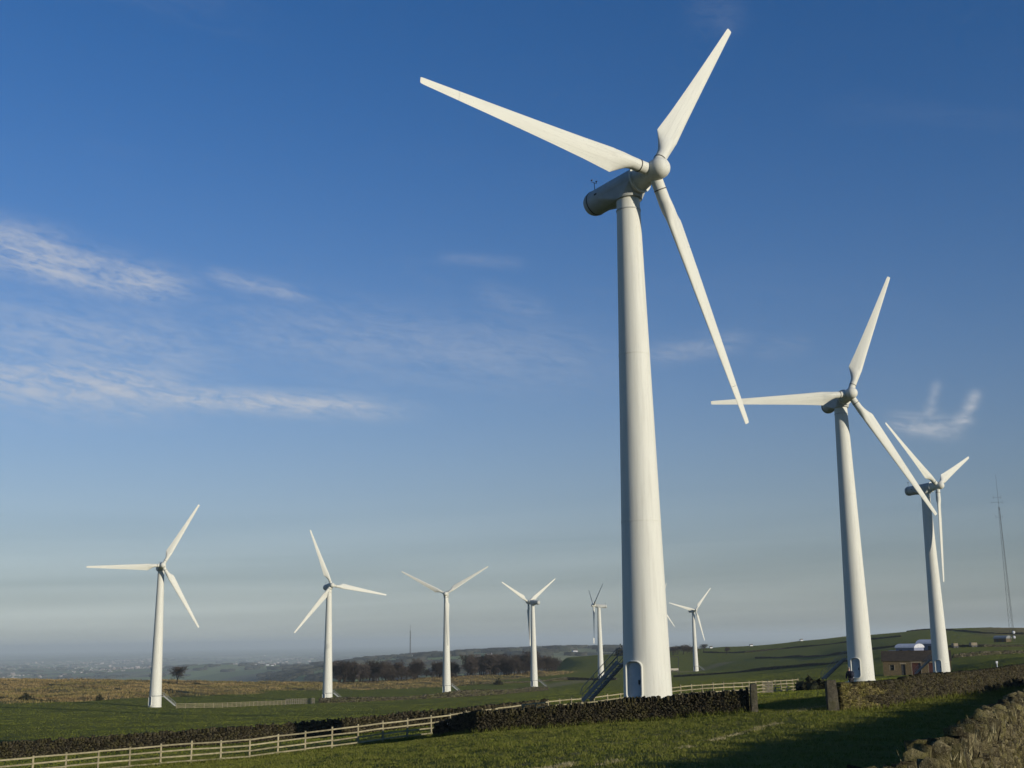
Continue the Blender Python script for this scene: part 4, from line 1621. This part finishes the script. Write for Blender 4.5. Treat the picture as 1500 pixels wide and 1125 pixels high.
for s, base in ((1, 17), (-1, 21)):
    bx_, by_, bz_ = BV[base][:3]
    for k in range(5):
        off = (k - 2) * .018
        L = (.045, .075, .082, .076, .06)[k]
        skin('finger', [(bx_, by_ + off * .8, bz_, .009), (bx_ - L * .6, by_ + off * (1.9 if k == 0 else 1.1), bz_ - .02, .0085), (bx_ - L, by_ + off * (2 if k == 0 else 1.1), bz_ - .05, .008)], [(0, 1), (1, 2)], SKINM, body, sub=1)
skin('jacket', [(.07, 0, .84, .19, .17), (.02, 0, 1.12, .19, .16), (-.06, 0, 1.34, .20, .15), (-.11, 0, 1.46, .085), (-.07, .18, 1.40, .085), (-.12, .25, 1.14, .07), (-.21, .205, .97, .055), (-.07, -.18, 1.40, .085), (-.10, -.26, 1.14, .07), (-.19, -.225, .96, .055)],
     [(0, 1), (1, 2), (2, 3), (2, 4), (4, 5), (5, 6), (2, 7), (7, 8), (8, 9)], NAVY, pr)
skin('trousers', [(.06, 0, .94, .14, .12), (.08, .09, .86, .105), (.10, .10, .48, .08), (.09, .11, .10, .065), (.08, -.09, .86, .105), (.16, -.10, .48, .08), (.17, -.11, .10, .065)], [(0, 1), (1, 2), (2, 3), (0, 4), (4, 5), (5, 6)], TROUS, pr)
skin('cap', [(-.135, 0, 1.585, .088, .094), (-.155, 0, 1.70, .094, .098), (-.165, 0, 1.765, .05, .05)], [(0, 1), (1, 2)], HAIR, pr)
bm = bmesh.new()
box(bm, (-.02, -.17, 1.02), (.26, .17, 1.48))
bmesh.ops.bevel(bm, geom=bm.edges[:], offset=.07, segments=3, affect='EDGES')
link('rucksack', bm_mesh('rucksack', bm, NAVY, True), pr)
for s in (-1, 1):
    bm = bmesh.new()
    bmesh.ops.create_uvsphere(bm, u_segments=8, v_segments=6, radius=.013)
    e_ = link('eye', bm_mesh('eye', bm, DARKM, True), body, mw=Matrix.Translation((-.235, .032 * s, 1.655)))
bm = bmesh.new()
bmesh.ops.create_cone(bm, segments=6, radius1=.018, radius2=.006, depth=.05, cap_ends=True)
link('nose', bm_mesh('nose', bm, SKINM, True), body, mw=Matrix.Translation((-.245, 0, 1.625)) @ Matrix.Rotation(R(-25), 4, 'Y'))

# ------------------------------------------------------------------ grass, tussocks
m, t, b = material('grass_blades', 0.9, 0.1)
isl = t.n('ShaderNodeNewGeometry').outputs['Random Per Island']
pn = t.noise(geopos(t), .5, 3)
cgr = t.ramp(isl, [(0.0, (0.058, 0.074, 0.011)), (0.5, (0.118, 0.140, 0.021)), (0.85, (0.160, 0.168, 0.034)), (1.0, (0.26, 0.235, 0.085))])
cgr = t.mix(t.rng(pn, .35, .7, 0, .45), cgr, (0.14, 0.135, 0.034))
t.link(cgr, b.inputs['Base Color'])
GRASS = m


def blades(cx, cy, h, per, spread, wid, r_):
    n = len(cx)
    bx_ = np.repeat(cx, per) + r_.normal(size=n * per) * np.repeat(spread, per)
    by_ = np.repeat(cy, per) + r_.normal(size=n * per) * np.repeat(spread, per)
    bz_ = terrain(bx_, by_)
    hh = np.repeat(h, per) * r_.uniform(.6, 1.25, n * per)
    an = r_.uniform(0, 2 * math.pi, n * per)
    w2 = np.repeat(wid, per) * .5
    lx, ly = r_.normal(size=n * per) * hh * .45, r_.normal(size=n * per) * hh * .45
    p0 = np.stack([bx_ - np.cos(an) * w2, by_ - np.sin(an) * w2, bz_ - .02], -1)
    p1 = np.stack([bx_ + np.cos(an) * w2, by_ + np.sin(an) * w2, bz_ - .02], -1)
    p2 = np.stack([bx_ + lx, by_ + ly, bz_ + hh], -1)
    return np.stack([p0, p1, p2], 1).reshape(-1, 3)


r4 = np.random.default_rng(4)
N = 62000
D = 22 + (78 - 22) * np.sqrt(r4.random(N)) * 1.0
px = r4.uniform(-30, 1530, N)
cx = (px - 750) / FPX * 1.02 * D
keep = np.ones(N, bool)
# keep off the camera side of the near wall
nrm = np.array([-dirw.y, dirw.x])
sdist = (cx - A_.x) * nrm[0] + (D - A_.y) * nrm[1]
keep &= sdist > .35
cl = vnoise(cx / .8, D / .8, 21)
keep &= cl + r4.random(N) * .6 > .45
cx, cy, cl = cx[keep], D[keep], cl[keep]
h = .045 + .10 * cl ** 2
gv = [blades(cx, cy, h, 7, np.full(len(cx), .09), np.full(len(cx), .021), r4)]
# longer grass at the feet of the walls and fence
for pts, n_, hh in ((WM, 700, .22), (WR, 900, .24), (WN, 1500, .22), ([xy(-40, 62), xy(357, 69), xy(641, 75.5)], 1400, .20)):
    P = Path(pts)
    s = r4.uniform(0, P.L, n_)
    xx, yy = np.interp(s, P.sa, P.xs), np.interp(s, P.sa, P.ys)
    tx, ty = np.gradient(P.xs, P.sa), np.gradient(P.ys, P.sa)
    nxx, nyy = -np.interp(s, P.sa, ty), np.interp(s, P.sa, tx)
    o = r4.choice([-1, 1], n_) * r4.uniform(.28, .5, n_)
    gv.append(blades(xx + nxx * o, yy + nyy * o, hh * r4.uniform(.5, 1.4, n_), 9, np.full(n_, .09), np.full(n_, .03), r4))
gv = np.concatenate(gv)
o = link('grass', mesh_np('grass', gv, np.arange(len(gv)).reshape(-1, 3), GRASS))
setp(o, 'short rough green grass of the foreground field', 'grass', kind='stuff')

STRAW = simple('dead_grass_straw', (0.36, 0.32, 0.19), (0.22, 0.19, 0.09), 3, .95, .1, world_space=True)
sv_ = []
for pts, n_, hh, sp in (([xy(735, 31.5), xy(775, 33.5), xy(835, 36)], 420, .07, .10), ([xy(870, 35), xy(905, 37)], 60, .06, .12), ([xy(1030, 46), xy(1075, 49.5)], 110, .07, .12),
                        ([xy(1085, 50), xy(1130, 53.5)], 130, .07, .14), ([xy(985, 42), xy(1000, 43)], 40, .06, .1), ([xy(1150, 60), xy(1210, 66)], 160, .07, .16)):
    P = Path(pts)
    s = r4.uniform(0, P.L, n_)
    wob = np.sin(s * 2.1) * .12
    sv_.append(blades(np.interp(s, P.sa, P.xs) + wob, np.interp(s, P.sa, P.ys) + r4.normal(size=n_) * .08, hh * r4.uniform(.5, 1.3, n_), 5, np.full(n_, sp), np.full(n_, .03), r4))
sv_ = np.concatenate(sv_)
o = link('dead_grass', mesh_np('dead_grass', sv_, np.arange(len(sv_)).reshape(-1, 3), STRAW))
setp(o, 'pale lines of dead grass in the foreground field', 'dead grass', kind='stuff')
n_ = 520           # dry tufts rooted in the top of the near wall
s = r4.uniform(0, 52, n_)
wx, wy = np.interp(s, PN.sa, PN.xs), np.interp(s, PN.sa, PN.ys)
ofs = r4.uniform(-.26, .26, n_)
v_ = blades(wx + nrm[0] * ofs, wy + nrm[1] * ofs, r4.uniform(.06, .2, n_), 6, np.full(n_, .05), np.full(n_, .014), r4)
base = terrain(np.repeat(wx + nrm[0] * ofs, 6), np.repeat(wy + nrm[1] * ofs, 6))
lift = np.repeat([near_top(q) for q in s], 6) - .10 + np.interp(np.repeat(s, 6), PN.sa, PN.z) - base
v_[:, 2] += np.repeat(lift, 3)
o = link('wall_top_grass', mesh_np('wall_top_grass', v_, np.arange(len(v_)).reshape(-1, 3), STRAW))
setp(o, 'dry grass tufts growing from the top of the near wall', 'dead grass', kind='stuff')

m, t, b = material('moor_tussocks', 0.95, 0.08)
isl = t.n('ShaderNodeNewGeometry').outputs['Random Per Island']
pn = t.noise(geopos(t), .035, 4)
cgr = t.ramp(isl, [(0.0, (0.17, 0.125, 0.055)), (0.6, (0.25, 0.185, 0.08)), (1.0, (0.32, 0.24, 0.11))])
cgr = t.mix(t.rng(pn, .44, .60, 0, .8), cgr, (0.145, 0.130, 0.045))
cgr = t.mix(t.rng(t.noise(geopos(t), .06, 3), .54, .64, 0, .75), cgr, (0.10, 0.07, 0.035))
t.link(cgr, b.inputs['Base Color'])
N = 42000
D = r4.uniform(325, 720, N)
px = r4.uniform(-40, 860, N)
cx = (px - 750) / FPX * 1.02 * D
keep = moor_mask(cx, D) * (.35 + vnoise(cx / 14, D / 30, 33)) > r4.random(N) * .9
cx, cy = cx[keep], D[keep]
gv = blades(cx, cy, r4.uniform(.25, .75, len(cx)), 6, np.full(len(cx), .4), np.full(len(cx), .22), r4)
o = link('moor_grass', mesh_np('moor_grass', gv, np.arange(len(gv)).reshape(-1, 3), m))
setp(o, 'tawny tussock grass covering the moor beyond the green fields', 'moor grass', kind='stuff')
PASTURE = simple('pasture_blades', (0.135, 0.158, 0.022), (0.155, 0.170, 0.028), .08, .95, .08, world_space=True)
N = 150000         # pasture tufts in the middle fields
D = np.exp(r4.uniform(math.log(78), math.log(1000), N))
px = r4.uniform(-40, 1540, N)
cx = (px - 750) / FPX * 1.02 * D
keep = (moor_mask(cx, D) < .3) & (vnoise(cx / 5, D / 9, 41) + r4.random(N) * .5 > .5)
cx, cy = cx[keep], D[keep]
gv = blades(cx, cy, .03 + .06 * r4.random(len(cx)) + cy * .00012, 3, .2 + cy * .0012, .025 + cy * .00028, r4)
o = link('pasture_tufts', mesh_np('pasture_tufts', gv, np.arange(len(gv)).reshape(-1, 3), PASTURE))
setp(o, 'green grass tufts of the middle fields', 'grass', kind='stuff')

# ------------------------------------------------------------------ haze
hm = bpy.data.materials.new('haze_air')
hm.use_nodes = True
ht = hm.node_tree
ht.nodes.clear()
pv = ht.nodes.new('ShaderNodeVolumePrincipled')
pv.inputs['Color'].default_value = (0.80, 0.885, 0.92, 1)
pv.inputs['Density'].default_value = 8.6e-5
pv.inputs['Anisotropy'].default_value = 0.1
om = ht.nodes.new('ShaderNodeOutputMaterial')
ht.links.new(pv.outputs[0], om.inputs['Volume'])
bm = bmesh.new()
box(bm, (-50000, -50000, -185), (50000, 50000, 85))
hz = link('haze', bm_mesh('haze', bm, hm))
setp(hz, 'pale haze lying over the plain and far ridge', 'haze', kind='stuff')
